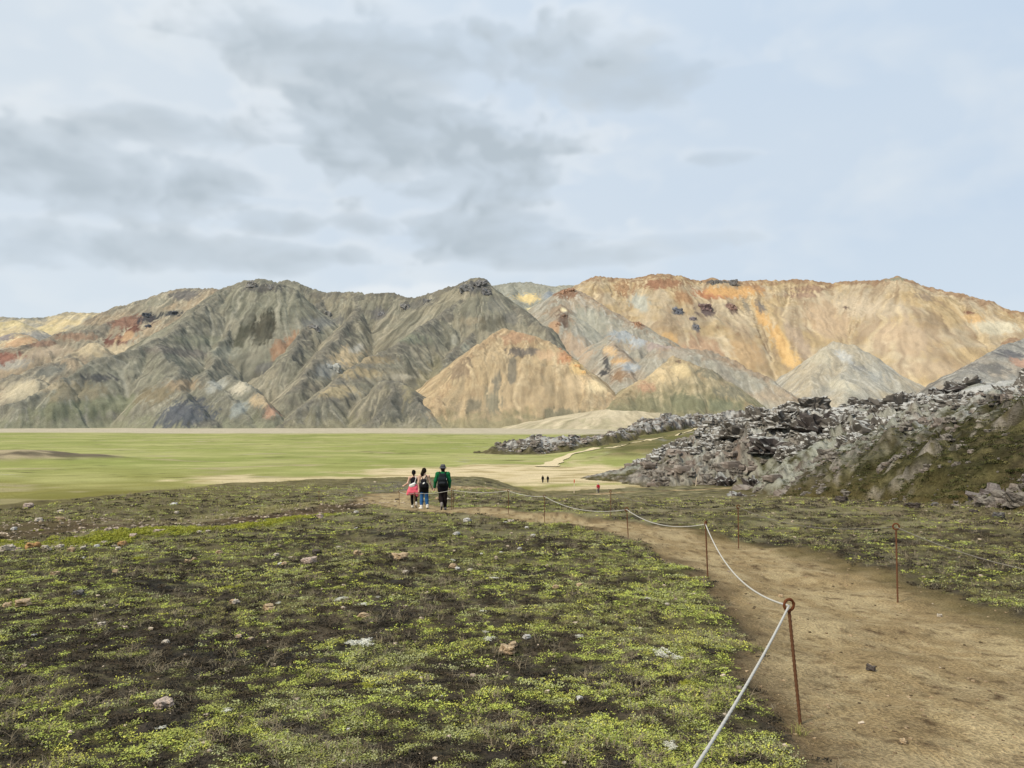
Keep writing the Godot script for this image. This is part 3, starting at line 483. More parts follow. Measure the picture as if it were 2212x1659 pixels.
# ------------------------------------------------------------------ sky
# soft grey cloud banks: azimuth and height in degrees, half sizes, weight
const CLOUDS := [[-7.5, 19.2, 9.5, 3.6, 1.0], [-3.0, 17.0, 6.0, 2.4, 0.9], [-8.0, 25.0, 13.0, 3.0, 0.75], [8.0, 24.0, 8.0, 2.2, 0.55], [-28.0, 15.4, 10.0, 2.8, 0.85], [-24.0, 19.0, 6.0, 1.6, 0.7], [-32.0, 11.0, 9.0, 1.5, 0.7], [-22.0, 11.3, 10.0, 1.2, 0.65], [-17.5, 13.7, 3.5, 0.9, 0.6], [-1.5, 13.4, 7.5, 1.7, 0.8], [-11.0, 14.0, 2.6, 0.7, 0.6], [3.0, 11.8, 7.0, 0.8, 0.5], [16.2, 18.2, 3.0, 0.7, 0.6], [13.0, 12.5, 4.0, 0.8, 0.3], [-70.0, 14.0, 16.0, 4.0, 0.8], [-110.0, 22.0, 18.0, 5.0, 0.8], [-150.0, 12.0, 20.0, 4.0, 0.7], [165.0, 28.0, 22.0, 6.0, 0.8], [120.0, 17.0, 16.0, 3.0, 0.6], [70.0, 26.0, 16.0, 5.0, 0.6], [50.0, 13.0, 10.0, 1.5, 0.4], [-50.0, 34.0, 18.0, 6.0, 0.7], [40.0, 42.0, 22.0, 7.0, 0.7], [-100.0, 50.0, 30.0, 8.0, 0.8], [100.0, 52.0, 30.0, 9.0, 0.7], [-170.0, 60.0, 50.0, 9.0, 0.8], [10.0, 62.0, 40.0, 8.0, 0.7]]

func make_sky() -> Image:
	var w := 2048
	var h := 1024
	var rows := in_rows(h, func(j: int):
		var line := PackedFloat32Array()
		line.resize(w * 3)
		var el := (0.5 - (j + 0.5) / h) * PI
		var y := sin(el)
		var r := cos(el)
		var eld := rad_to_deg(el)
		for i in w:
			var c := Color(0.40, 0.42, 0.40)
			if el > -0.02:
				var az := wrapf((i + 0.5) / w, -0.5, 0.5) * TAU
				var x := r * sin(az)
				var z := -r * cos(az)
				var azd := rad_to_deg(az)
				var f1 := noise.get_noise_3d(x * 1.3, y * 2.6, z * 1.3)
				var f2 := noise.get_noise_3d(x * 4.6 + f1 * 0.5, y * 8.5, z * 4.6)
				var f3 := noise.get_noise_3d(x * 15.0 + f2, y * 25.0, z * 15.0)
				# how blue: an open veil of high haze, bluest towards the right of the valley and in other gaps
				var blue := clampf(0.36 + 0.44 * sin(az * 1.0 + 0.12 + 0.3 * sin(az * 2.0)) + 0.35 * f1, 0.0, 1.0)
				var veil := Color(0.66, 0.73, 0.795).lerp(Color(0.515, 0.635, 0.785), blue)
				var grey := 0.0
				var rim := 0.0
				for cl in CLOUDS:
					var da: float = absf(wrapf(azd - cl[0], -180.0, 180.0)) / cl[2]
					var de: float = absf(eld - cl[1]) / cl[3]
					if da > 1.9 or de > 1.9:
						continue
					var q := sqrt(da * da + de * de) - f2 * 0.8 - f3 * 0.5 - 0.05
					# flat darker bases: the lower half of a bank is thicker
					var low := 1.0 if eld > cl[1] else 1.25
					grey = maxf(grey, cl[4] * (0.55 * smoothstep(1.2, 0.85, q * low) + 0.45 * smoothstep(1.0, 0.2, q * low)))
					if eld > cl[1]:
						rim = maxf(rim, cl[4] * smoothstep(0.85, 1.1, q) * smoothstep(1.6, 1.2, q))
				var puff := clampf(f2 * 1.4 + f3 * 0.5 + 0.1, 0.0, 1.0) * (1.0 - blue * 0.85)
				var lit := clampf(0.5 * f3 + 0.9 * f2 + 0.12 - grey * 0.25, 0.0, 1.0) * (1.0 - 0.8 * blue)
				c = veil.lerp(Color(0.72, 0.77, 0.80), puff * 0.55)
				c = c.lerp(Color(0.83, 0.86, 0.88), clampf(lit * 0.36 + rim * 0.22, 0.0, 0.6))
				var band := exp(-((azd + 6.0) / 7.0) ** 2 - ((eld - 9.0 - 0.5 * f2) / 0.75) ** 2)
				c = c.lerp(Color(0.84, 0.865, 0.885), 0.7 * smoothstep(0.25, 0.75, band + 0.35 * f3))
				c = c.lerp(Color(0.46, 0.53, 0.59), clampf(grey * (0.9 + 0.5 * f2 + 0.5 * f3), 0.0, 1.0))
				c = c.lerp(Color(0.66, 0.75, 0.82), 0.55 * smoothstep(16.0, 2.0, eld) * (1.0 - grey * 0.6))
				if el < 0.0:
					c = c.lerp(Color(0.40, 0.42, 0.40), -el / 0.02)
			c = mul(c, 0.70 * (1.0 + 0.55 * smoothstep(22.0, 75.0, eld)))
			line[i * 3] = c.r
			line[i * 3 + 1] = c.g
			line[i * 3 + 2] = c.b
		return line)
	var all := PackedFloat32Array()
	for r in rows:
		all.append_array(r)
	return Image.create_from_data(w, h, false, Image.FORMAT_RGBF, all.to_byte_array())


# ------------------------------------------------------------------ materials
func grain(n: FastNoiseLite, size: int, low: float, high: float, contrast := 1.0) -> ImageTexture:
	var im := n.get_seamless_image(size, size)
	im.convert(Image.FORMAT_L8)
	var data := im.get_data()
	for i in data.size():
		data[i] = int(255.0 * lerpf(low, high, clampf((data[i] / 255.0 - 0.5) * contrast + 0.5, 0.0, 1.0)))
	return ImageTexture.create_from_image(Image.create_from_data(size, size, false, Image.FORMAT_L8, data))


func surface(tex: Texture2D, tile: float, bump: Texture2D = null, depth := 0.0, rough := 1.0) -> StandardMaterial3D:
	var m := StandardMaterial3D.new()
	m.vertex_color_use_as_albedo = true
	m.roughness = rough
	m.metallic_specular = 0.15
	if tex:
		m.albedo_texture = tex
		m.uv1_triplanar = true
		m.uv1_world_triplanar = true
		m.uv1_scale = Vector3.ONE / tile
	if bump:
		m.heightmap_enabled = true
		m.heightmap_texture = bump
		m.heightmap_scale = depth
	return m


func plain_mat(c: Color, rough := 0.8, metal := 0.0) -> StandardMaterial3D:
	var m := StandardMaterial3D.new()
	m.albedo_color = c.linear_to_srgb()
	m.roughness = rough
	m.metallic = metal
	m.metallic_specular = 0.3
	return m


func make_materials() -> void:
	var f := FastNoiseLite.new()
	f.noise_type = FastNoiseLite.TYPE_SIMPLEX
	f.seed = 3
	f.frequency = 0.02
	f.fractal_octaves = 6
	f.fractal_gain = 0.65
	var fine := grain(f, 1024, 0.70, 1.0, 1.5)
	var relief := grain(f, 1024, 0.0, 1.0, 1.2)
	f.seed = 9
	f.frequency = 0.05
	f.fractal_octaves = 5
	f.fractal_gain = 0.7
	var coarse := grain(f, 1024, 0.72, 1.0, 1.7)
	mats.soil = surface(fine, 1.3, relief, 3.0)
	mats.path = surface(fine, 0.9, relief, 2.0)
	mats.plain = surface(coarse, 23.0)
	mats.mountain = surface(coarse, 95.0, coarse, 90.0)
	mats.lava = surface(fine, 5.0, relief, 18.0)
	mats.rock = surface(fine, 0.6, relief, 1.5)
	mats.big_rock = surface(fine, 2.2, relief, 8.0)
	var leaf := StandardMaterial3D.new()
	leaf.vertex_color_use_as_albedo = true
	leaf.roughness = 0.75
	leaf.metallic_specular = 0.2
	leaf.backlight_enabled = true
	leaf.backlight = Color(0.25, 0.3, 0.08)
	leaf.cull_mode = BaseMaterial3D.CULL_DISABLED
	mats.leaf = leaf
	var dry := StandardMaterial3D.new()
	dry.vertex_color_use_as_albedo = true
	dry.roughness = 0.9
	dry.metallic_specular = 0.1
	dry.cull_mode = BaseMaterial3D.CULL_DISABLED
	mats.dry = dry
	mats.vertex = surface(null, 1.0)
	mats.rust = surface(fine, 0.05, relief, 0.15)
	mats.rope = surface(fine, 0.03, relief, 0.05)
	mats.skin = plain_mat(Color(0.52, 0.34, 0.25), 0.6)


# ------------------------------------------------------------------ mountains
func prepare_segments() -> void:
	for name in RIDGES:
		var slope: float = RIDGES[name][0]
		var out := PackedFloat32Array()
		for line in RIDGES[name][1]:
			for i in line.size() - 1:
				var a: Vector3 = line[i]
				var b: Vector3 = line[i + 1]
				var l2 := maxf((b.x - a.x) ** 2 + (b.z - a.z) ** 2, 0.01)
				out.append_array([a.x, a.z, b.x - a.x, b.z - a.z, a.y, b.y - a.y, 1.0 / l2, slope])
		segs[name] = out


func massif(s: PackedFloat32Array, x0: float, z0: float, rough: float) -> Vector4:   # (height, place on the crest that this slope falls from, distance from the crest)
	var x := x0 + noise.get_noise_2d(x0 / 130.0, z0 / 130.0) * 16.0 + noise.get_noise_2d(x0 / 38.0 + 50.0, z0 / 38.0) * 3.5
	var z := z0 + noise.get_noise_2d(x0 / 130.0 + 90.0, z0 / 130.0) * 16.0 + noise.get_noise_2d(x0 / 38.0, z0 / 38.0 + 50.0) * 3.5
	var best := -1e9
	var qx := 0.0
	var qz := 0.0
	var bd := 0.0
	for k in range(0, s.size(), 8):
		var px := x - s[k]
		var pz := z - s[k + 1]
		var t := clampf((px * s[k + 2] + pz * s[k + 3]) * s[k + 6], 0.0, 1.0)
		var dx := px - s[k + 2] * t
		var dz := pz - s[k + 3] * t
		var d := sqrt(dx * dx + dz * dz)
		var h := s[k + 4] + s[k + 5] * t - s[k + 7] * (sqrt(d * d + 20.0) - 4.5)
		if h > best:
			best = h
			bd = d
			var inv := 48.0 / maxf(d, 1.0)
			qx = s[k] + s[k + 2] * t + dx * inv
			qz = s[k + 1] + s[k + 3] * t + dz * inv
	var on := smoothstep(6.0, 60.0, bd)
	var g := noise.get_noise_3d(qx / 34.0, qz / 34.0, bd / 260.0) * 6.5 + ridged.get_noise_3d(qx / 13.0, qz / 13.0, bd / 200.0) * 2.2
	var crest := 1.0 - smoothstep(8.0, 45.0, bd)
	best += g * on * rough + ridged.get_noise_2d(x0 / 26.0, z0 / 26.0) * 4.5 * crest * rough + noise.get_noise_2d(x0 / 14.0, z0 / 14.0) * 1.0 * rough + ridged.get_noise_2d(x0 / 70.0, z0 / 70.0) * 3.0 * on * rough
	# the foot of the slope eases into the plain
	var over := best - PLAIN
	if over < 26.0 and rough > 0.2:
		best = PLAIN - 3.0 + (26.0 + 3.0) * pow(maxf(over + 3.0, 0.0) / 29.0, 1.25) if over > -3.0 else PLAIN - 3.0
	return Vector4(best, qx, qz, bd)


# palette: base, second tone, dark streaks, pale streaks, crest rock, foot; then the strength of dark and pale streaks and of the crest rock, and the height of the foot's tone
const PALETTES := {
	"far_hill": [[205, 185, 138], [170, 163, 145], [160, 148, 125], [222, 205, 160], [135, 133, 122], [180, 170, 145], 0.4, 0.5, 0.5, 10.0],
	"grey_shoulder": [[158, 150, 128], [172, 152, 122], [128, 120, 104], [196, 184, 154], [122, 117, 108], [190, 178, 148], 0.6, 0.6, 0.5, 25.0],
	"green_dome": [[139, 137, 117], [150, 145, 124], [111, 110, 96], [172, 166, 146], [112, 109, 103], [140, 140, 112], 0.75, 0.5, 0.35, 20.0],
	"peak": [[137, 134, 115], [153, 145, 121], [109, 107, 93], [176, 166, 142], [108, 105, 100], [144, 138, 110], 0.75, 0.55, 0.55, 18.0],
	"sand_cone": [[184, 160, 120], [194, 168, 124], [142, 130, 104], [212, 190, 148], [172, 140, 104], [150, 142, 106], 0.55, 0.5, 0.4, 26.0],
	"back_hill": [[156, 156, 140], [166, 164, 146], [140, 140, 128], [182, 178, 160], [124, 122, 112], [150, 152, 150], 0.5, 0.4, 0.3, 10.0],
	"pinnacle_hill": [[166, 160, 142], [176, 158, 132], [140, 134, 122], [192, 188, 174], [160, 132, 104], [170, 150, 124], 0.5, 0.5, 0.55, 20.0],
	"ochre_mountain": [[188, 162, 116], [190, 171, 138], [156, 132, 102], [212, 191, 150], [150, 114, 84], [196, 174, 140], 0.7, 0.6, 0.75, 20.0],
	"grey_spur": [[152, 150, 142], [172, 160, 142], [110, 108, 104], [186, 180, 166], [130, 128, 124], [150, 148, 138], 0.8, 0.5, 0.3, 10.0],
	"grey_cone": [[172, 167, 152], [188, 174, 146], [142, 138, 128], [192, 188, 174], [184, 176, 156], [184, 180, 162], 0.45, 0.5, 0.3, 10.0],
	"front_cone": [[192, 170, 128], [170, 155, 120], [150, 138, 110], [212, 192, 150], [180, 152, 112], [130, 128, 96], 0.5, 0.5, 0.4, 75.0],
	"fan": [[204, 188, 152], [196, 180, 144], [188, 172, 138], [214, 200, 166], [200, 184, 148], [190, 178, 138], 0.3, 0.3, 0.0, 4.0],
}
const MASSIFS := [
	["far_hill", 5.0, "pale yellow hills far off behind the left end of the mountain range"],
	["grey_shoulder", 2.8, "grey brown mountain shoulder with red and cream bluffs on the far left"],
	["green_dome", 2.6, "dark grey green mountain with a rounded rocky summit above a blue grey slope"],
	["peak", 2.6, "dark grey green mountain with a blunt rock peak, tallest left of the middle"],
	["back_hill", 5.0, "greenish grey hill with a yellow hollow, behind the blunt rock peak"],
	["ochre_mountain", 3.2, "broad ochre and orange mountain wall streaked by scree, largest on the right"],
	["pinnacle_hill", 2.8, "pinkish grey hill with brown rock pinnacles below the ochre wall"],
	["sand_cone", 2.4, "sandy tan scree cone standing at the edge of the green plain"],
	["grey_cone", 2.8, "pale whitish grey scree cone in front of the ochre wall"],
	["grey_spur", 3.2, "dark grey streaked spur at the right end of the range"],
	["front_cone", 2.4, "tan topped olive footed scree cone behind the lava flow"],
	["fan", 2.4, "pale sandy debris fan spreading from the gully mouth"],
]


func build_mountains() -> void:
	prepare_segments()
	for spec in MASSIFS:
		var name: String = spec[0]
		var s: PackedFloat32Array = segs[name]
		var slope: float = RIDGES[name][0]
		var rough := 0.15 if name == "fan" else (0.75 if name in ["sand_cone", "front_cone", "grey_cone", "grey_spur"] else 1.0)
		var lo := Vector2(1e9, 1e9)
		var hi := -lo
		for line in RIDGES[name][1]:
			for p in line:
				var reach: float = (p.y - PLAIN) / slope + 25.0
				lo = lo.min(Vector2(p.x - reach, p.z - minf(reach, 60.0)))
				hi = hi.max(Vector2(p.x + reach, p.z + reach))
		# only as far as the range can be seen from the valley
		lo.x = maxf(lo.x, -1800.0 if name == "far_hill" else -1200.0)
		hi.x = minf(hi.x, 1560.0)
		var step: float = spec[1]
		var xs := spread(lo.x, hi.x, func(_v): return step)
		var zs := spread(hi.y, lo.y, func(_v): return step * 1.15)
		var pal: Array = PALETTES[name]
		var tone := []
		for k in 6:
			tone.append(rgb(pal[k][0], pal[k][1], pal[k][2]))
		var marks: Array = PATCHES.get(name, [])
		var meshes := heightfield(xs, zs,
			func(x: float, z: float): return massif(s, x, z, rough),
			func(x: float, y: float, z: float, n: Vector3, a: Vector4): return mountain_color(x, y, z, n, a, tone, pal, marks),
			func(_x: float, y: float, _z: float): return 0 if y > PLAIN - 1.5 else -1, 1)
		var o := put("mountain" if step < 5.0 else "hill", meshes[0], mats.mountain)
		tag(o, spec[2], "", "", "structure")


func mountain_color(x: float, y: float, z: float, n: Vector3, a: Vector4, tone: Array, pal: Array, marks: Array) -> Color:
	var f1 := noise.get_noise_3d(x / 150.0, y / 80.0, z / 150.0)
	var f2 := noise.get_noise_3d(x / 24.0, y / 24.0, z / 24.0)
	var s1 := noise.get_noise_3d(a.y / 12.0, a.z / 12.0, a.w / 260.0)
	var s2 := noise.get_noise_3d(a.y / 5.0 + 31.0, a.z / 5.0, a.w / 190.0)
	var s4 := noise.get_noise_3d(a.y / 1.9 + 7.0, a.z / 1.9, a.w / 130.0)
	var s3 := noise.get_noise_3d(a.y / 26.0, a.z / 26.0 + 17.0, a.w / 200.0)
	var c: Color = tone[0].lerp(tone[1], smoothstep(-0.25, 0.3, f1 + 0.4 * s3))
	c = c.lerp(tone[2], pal[6] * smoothstep(0.0, 0.42, s1 + 0.45 * s3 + 0.2 * f2))
	c = c.lerp(tone[3], pal[7] * smoothstep(0.05, 0.5, s2 * 0.8 - s3 * 0.5 + 0.15 * f2))
	c = c.lerp(tone[5], 0.85 * smoothstep(float(pal[9]) * 1.2, float(pal[9]) * 0.4, y - PLAIN + 26.0 * f2 + 14.0 * s2))
	var crag := smoothstep(34.0, 6.0, a.w + 38.0 * f2) + 0.8 * smoothstep(0.66, 0.5, n.y + 0.12 * f2)
	c = c.lerp(tone[4], pal[8] * clampf(crag, 0.0, 1.0))
	for m in marks:
		var dx: float = (x - m[0]) / m[2]
		var dy: float = (y - m[1]) / m[3]
		if absf(dx) > 1.7 or absf(dy) > 1.7:
			continue
		var q := sqrt(dx * dx + dy * dy) + 0.55 * s1 + 0.28 * f2 + 0.6 * s2 + 0.55 * s4
		c = c.lerp(rgb(m[4], m[5], m[6]), (0.72 if tone[0].g < 0.25 else 0.9) * smoothstep(1.15, 0.62, q))
	return mul(c, 1.0 + 0.16 * f2 + 0.2 * s2 + 0.34 * s4)


# ------------------------------------------------------------------ ground
func terrace(x: float, z: float) -> float:
	var d := -z
	var h := -(0.06 * minf(d, 30.0) + maxf(d - 30.0, 0.0) * (0.06 + 0.032 * smoothstep(-6.0, 5.0, x)) - maxf(d - 112.0, 0.0) * 0.044 * smoothstep(-6.0, 5.0, x))
	return h


func plain_height(x: float, z: float) -> float:
	var d := -z
	var h := PLAIN + noise.get_noise_2d(x / 60.0, z / 60.0) * 0.35
	# the gravel mound on the left of the plain
	var mx := (x + 178.0) / 74.0
	var mz := (z + 262.0) / 26.0
	h += 3.6 * smoothstep(1.0, 0.0, sqrt(mx * mx + mz * mz) + 0.25 * noise.get_noise_2d(x / 22.0, z / 22.0))
	# hummocky rise in front of the far lava, right of the middle
	var rise := smoothstep(200.0, 275.0, d) * (1.0 - smoothstep(470.0, 620.0, d))
	if rise > 0.0:
		var up := maxf(x - 12.0, 0.0) * 0.088
		h += rise * minf(up, 14.0) + rise * smoothstep(15.0, 45.0, x) * (noise.get_noise_2d(x / 26.0, z / 26.0) * 1.8 + absf(noise.get_noise_2d(x / 11.0, z / 11.0)) * 0.9)
	return h


func ground_height(x: float, z: float) -> float:
	var t := terrace(x, z)
	var e := -side_of(BANK, x, z)
	e += noise.get_noise_2d(x / 9.0, z / 9.0) * 2.2
	if e > 0.0:
		t -= 0.34 * (sqrt(e * e + 4.0) - 2.0)
	var p := plain_height(x, z)
	var k := 0.8
	var h := maxf(t, p) + k * 0.25 * maxf(1.0 - absf(t - p) / k, 0.0) ** 2
	if h - p > 0.3:
		h += noise.get_noise_2d(x / 6.0, z / 6.0) * 0.20 * smoothstep(3.0, 14.0, -z) + noise.get_noise_2d(x / 1.7, z / 1.7) * 0.05 + noise.get_noise_2d(x / 0.45, z / 0.45) * 0.02
	return h


func path_depth(x: float, z: float) -> float:   # 1 in the middle of the trodden path, 0 outside
	var q := near_line(PATH, x, z)
	var edge := noise.get_noise_2d(x / 1.1, z / 1.1) * 0.34 + noise.get_noise_2d(x / 0.28, z / 0.28) * 0.10
	return 1.0 - smoothstep(q.y - 0.16, q.y + 0.16, q.x + edge)


func near_height(x: float, z: float) -> float:
	var h := ground_height(x, z)
	if z > -150.0 and x > -14.0:
		var q := near_line(PATH, x, z)
		if q.x < q.y + 1.2:
			var w := 1.0 - smoothstep(q.y - 0.35, q.y + 0.35, q.x + noise.get_noise_2d(x / 1.1, z / 1.1) * 0.34)
			h -= w * (0.055 + 0.035 * smoothstep(q.y, 0.0, q.x))
	return h


func greenness(x: float, z: float) -> float:   # how much of the ground the low plants cover, 0..1
	var f1 := noise.get_noise_2d(x / 3.6, z / 3.0)
	var f2 := noise.get_noise_2d(x / 0.85 + 40.0, z / 0.7)
	var f3 := noise.get_noise_2d(x / 0.3 + 80.0, z / 0.26)
	var v := 0.58 + 0.42 * f1 + 0.6 * f2 + 0.95 * f3
	var q := near_line(PATH, x, z)
	var left := 1.0 if x < 3.0 else 0.0
	v += 0.32 * smoothstep(1.7, 0.35, q.x - q.y) * left
	var b := near_line(BRIGHT_BAND, x, z)
	v += 0.75 * smoothstep(1.0, 0.2, b.x / (b.y * 1.4))
	var e := near_line(ERODED, x, z)
	v -= 0.9 * smoothstep(1.2, 0.6, e.x / (e.y * 1.2))
	# bare dark ground at the lower middle, in front of the eye
	v -= 0.75 * exp(-((x - 0.05) ** 2 / 0.5 + (z + 3.6) ** 2 / 0.8)) + 0.25 * exp(-((x + 3.4) ** 2 / 2.0 + (z + 7.4) ** 2 / 2.5))
	v += 0.25 * exp(-((x + 2.4) ** 2 / 0.7 + (z + 4.4) ** 2 / 0.8))
	return clampf(v, 0.0, 1.0) * (1.0 - path_depth(x, z))


func ground_color(x: float, y: float, z: float, n: Vector3) -> Color:
	var d := -z
	var p := plain_height(x, z)
	var f1 := noise.get_noise_2d(x / 5.0, z / 5.0)
	var f2 := noise.get_noise_2d(x / 1.2, z / 1.2)
	var f3 := noise.get_noise_2d(x / 0.3, z / 0.3)
	var terr := smoothstep(0.1, 0.6, y - p)
	var c := Color.BLACK
	if terr > 0.0:
		c = Color(0.062, 0.052, 0.040).lerp(Color(0.115, 0.094, 0.064), smoothstep(-0.3, 0.4, f1 + f2 * 0.6))
		c = c.lerp(Color(0.045, 0.042, 0.038), smoothstep(0.05, 0.35, noise.get_noise_2d(x / 2.1 + 70.0, z / 2.1)) * 0.8)
		c = mul(c, 1.0 + 0.9 * f3)
		var g := greenness(x, z)
		var far := smoothstep(7.0, 26.0, d)
		var moss := Color(0.165, 0.155, 0.052).lerp(Color(0.29, 0.265, 0.115), smoothstep(-0.2, 0.4, noise.get_noise_2d(x / 2.6, z / 2.6 + 30.0)))
		c = c.lerp(moss, smoothstep(0.35, 0.85, g) * lerpf(0.45, 0.72, far))
		# withered grey green grass takes over with distance, more to the right
		var pale := smoothstep(-0.1, 0.45, noise.get_noise_2d(x / 4.0, z / 2.2 + 11.0) + 0.25 * f2 + 0.16 * far)
		c = c.lerp(Color(0.38, 0.34, 0.19), pale * far * 0.78)
		c = c.lerp(Color(0.085, 0.066, 0.038), far * 0.5 * smoothstep(0.12, 0.4, noise.get_noise_2d(x / 3.0 + 9.0, z / 1.8)))
		# washed-out gravel beyond the walkers
		var wash := exp(-((x + 8.5) ** 2 / 12.0 + (z + 62.0) ** 2 / 260.0))
		c = c.lerp(Color(0.26, 0.24, 0.20), clampf(wash * (0.8 + 1.2 * f2), 0.0, 0.8))
		var e := near_line(ERODED, x, z)
		var bare := smoothstep(1.25, 0.75, e.x / (e.y * 1.15) + f2 * 0.5)
		c = c.lerp(Color(0.085, 0.056, 0.036).lerp(Color(0.21, 0.145, 0.09), smoothstep(0.0, 0.35, f2 + f3 * 0.7)), bare * 0.9)
		var s := near_line(DRY_STRIP, x, z)
		c = c.lerp(Color(0.36, 0.315, 0.17), 0.8 * smoothstep(1.2, 0.5, s.x / s.y + f2 * 0.6))
		var t := near_line(SIDE_TRACK, x, z)
		c = c.lerp(Color(0.35, 0.285, 0.18), 0.85 * smoothstep(1.2, 0.6, t.x / t.y + f2 * 0.5))
		var brow := smoothstep(16.0, 1.0, side_of(BANK, x, z) + f1 * 8.0) * far
		c = c.lerp(Color(0.27, 0.23, 0.105).lerp(Color(0.15, 0.125, 0.06), smoothstep(-0.2, 0.3, f2)), brow * 0.75)
		# olive margin at the foot of the lava
		var lava := side_of(LAVA_FOOT, x, z)
		c = c.lerp(Color(0.115, 0.090, 0.038), 0.7 * smoothstep(-9.0, -0.5, lava + f1 * 4.0) * smoothstep(1.0, -0.2, f2))
		var w := path_depth(x, z)
		if w > 0.0:
			var dirt := Color(0.44, 0.325, 0.17).lerp(Color(0.60, 0.47, 0.265), smoothstep(-0.3, 0.35, noise.get_noise_2d(x / 1.1, z / 2.0) + 0.7 * f3 + 0.35 * noise.get_noise_2d(x / 0.09, z / 0.09)))
			dirt = dirt.lerp(Color(0.14, 0.092, 0.052), clampf(0.32 * smoothstep(0.05, 0.5, noise.get_noise_2d(x / 0.8 + 21.0, z / 1.2) + 0.5 * f3) + 0.7 * smoothstep(0.2, 0.5, noise.get_noise_2d(x / 0.15, z / 0.17)), 0.0, 1.0))
			var q := near_line(PATH, x, z)
			dirt = dirt.lerp(Color(0.11, 0.075, 0.043), 0.7 * smoothstep(0.62, 1.02, (q.x + f2 * 0.35 + f3 * 0.2) / q.y))
			# a faint green film where fewer feet go, on the right
			dirt = dirt.lerp(Color(0.15, 0.125, 0.045), 0.5 * smoothstep(0.35, 1.0, (q.x + f2 * 0.5) / q.y) * (1.0 if x > 4.2 else 0.0))
			c = c.lerp(dirt, w)
	if terr < 1.0:
		c = plain_color(x, z, y - PLAIN).lerp(c, terr)
	return c


func sand_mask(x: float, z: float) -> float:   # the pale wash beyond the terrace
	var f := noise.get_noise_2d(x / 26.0, z / 26.0)
	var g := noise.get_noise_2d(x / 9.0, z / 16.0)
	var a := smoothstep(1.15, 0.7, sqrt(((x - 2.0) / 46.0) ** 2 + ((z + 196.0) / 42.0) ** 2) + 0.45 * f + 0.35 * g)
	var b := smoothstep(1.15, 0.7, sqrt(((x - 24.0) / 20.0) ** 2 + ((z + 152.0) / 13.0) ** 2) + 0.3 * f)
	var c := smoothstep(1.1, 0.7, sqrt(((x + 44.0) / 40.0) ** 2 + ((z + 178.0) / 15.0) ** 2) + 0.55 * f + 0.5 * g)
	return maxf(maxf(a, b), c * 0.8)


func river_bed(x: float, z: float) -> float:   # the bare gravel of the river along the foot of the range
	return smoothstep(715.0, 790.0, -z + 60.0 * noise.get_noise_2d(x / 300.0, z / 200.0) + (x + 300.0) * 0.10) * smoothstep(60.0, -140.0, x - 230.0 + 200.0 * noise.get_noise_2d(x / 90.0, z / 40.0)) * smoothstep(1215.0, 1180.0, -z + 30.0 * noise.get_noise_2d(x / 60.0, 4.0))


func plain_color(x: float, z: float, over: float) -> Color:
	var d := -z
	var f1 := noise.get_noise_2d(x / 90.0, z / 60.0)
	var f2 := noise.get_noise_2d(x / 30.0, z / 14.0)
	var f3 := noise.get_noise_2d(x / 8.0, z / 7.0)
	var c := Color(0.33, 0.35, 0.115).lerp(Color(0.42, 0.415, 0.165), smoothstep(-0.3, 0.35, f1 + f2 * 0.6))
	c = c.lerp(Color(0.26, 0.295, 0.085), 0.65 * smoothstep(0.05, 0.4, noise.get_noise_2d(x / 110.0 + 8.0, z / 70.0)))
	# browner and mossier towards the near side
	c = c.lerp(Color(0.235, 0.195, 0.050), 0.75 * smoothstep(230.0, 120.0, d + 60.0 * f1 + 20.0 * f2))
	c = c.lerp(Color(0.40, 0.345, 0.19), 0.75 * smoothstep(0.28, 0.5, noise.get_noise_2d(x / 50.0 + 60.0, z / 24.0) + 0.3 * f3))
	# thin winding ditches
	var ditch := absf(noise.get_noise_2d(x / 170.0, z / 60.0 + 20.0))
	c = c.lerp(Color(0.09, 0.085, 0.03), 0.75 * smoothstep(0.016, 0.004, ditch) * smoothstep(-0.1, 0.15, noise.get_noise_2d(x / 60.0, z / 60.0)))
	var w := absf(noise.get_noise_2d(x / 210.0 + 5.0, z / 80.0 + 50.0))
	c = c.lerp(Color(0.44, 0.40, 0.30), 0.6 * smoothstep(0.014, 0.003, w) * smoothstep(0.0, 0.2, f1))
	c = c.lerp(Color(0.60, 0.52, 0.40).lerp(Color(0.50, 0.44, 0.33), smoothstep(-0.2, 0.3, f2)), 0.93 * river_bed(x, z))
	# the gravel mound
	if over > 0.7 and x < -60.0:
		var m := smoothstep(0.6, 1.6, over)
		c = c.lerp(Color(0.155, 0.13, 0.09).lerp(Color(0.42, 0.35, 0.22), smoothstep(0.0, 0.3, noise.get_noise_2d(x / 26.0, z / 9.0) + 0.1)), m)
	# the hummocky rise: olive, brown, with bare pale spots
	var up := smoothstep(0.8, 3.0, over) * smoothstep(190.0, 240.0, d) * (1.0 if x > 0.0 else 0.0)
	if up > 0.0:
		var h := Color(0.145, 0.140, 0.055).lerp(Color(0.235, 0.20, 0.095), smoothstep(-0.2, 0.35, noise.get_noise_2d(x / 18.0, z / 18.0)))
		h = h.lerp(Color(0.27, 0.25, 0.21), 0.7 * smoothstep(0.18, 0.45, noise.get_noise_2d(x / 24.0 + 40.0, z / 40.0) + 0.3 * f3))
		c = c.lerp(h, up)
	var s := sand_mask(x, z)
	c = c.lerp(Color(0.72, 0.59, 0.37).lerp(Color(0.46, 0.37, 0.19), smoothstep(0.0, 0.35, noise.get_noise_2d(x / 15.0, z / 7.0))), s * 0.95)
	return mul(c, 1.0 + 0.16 * f3 + 0.10 * f2)


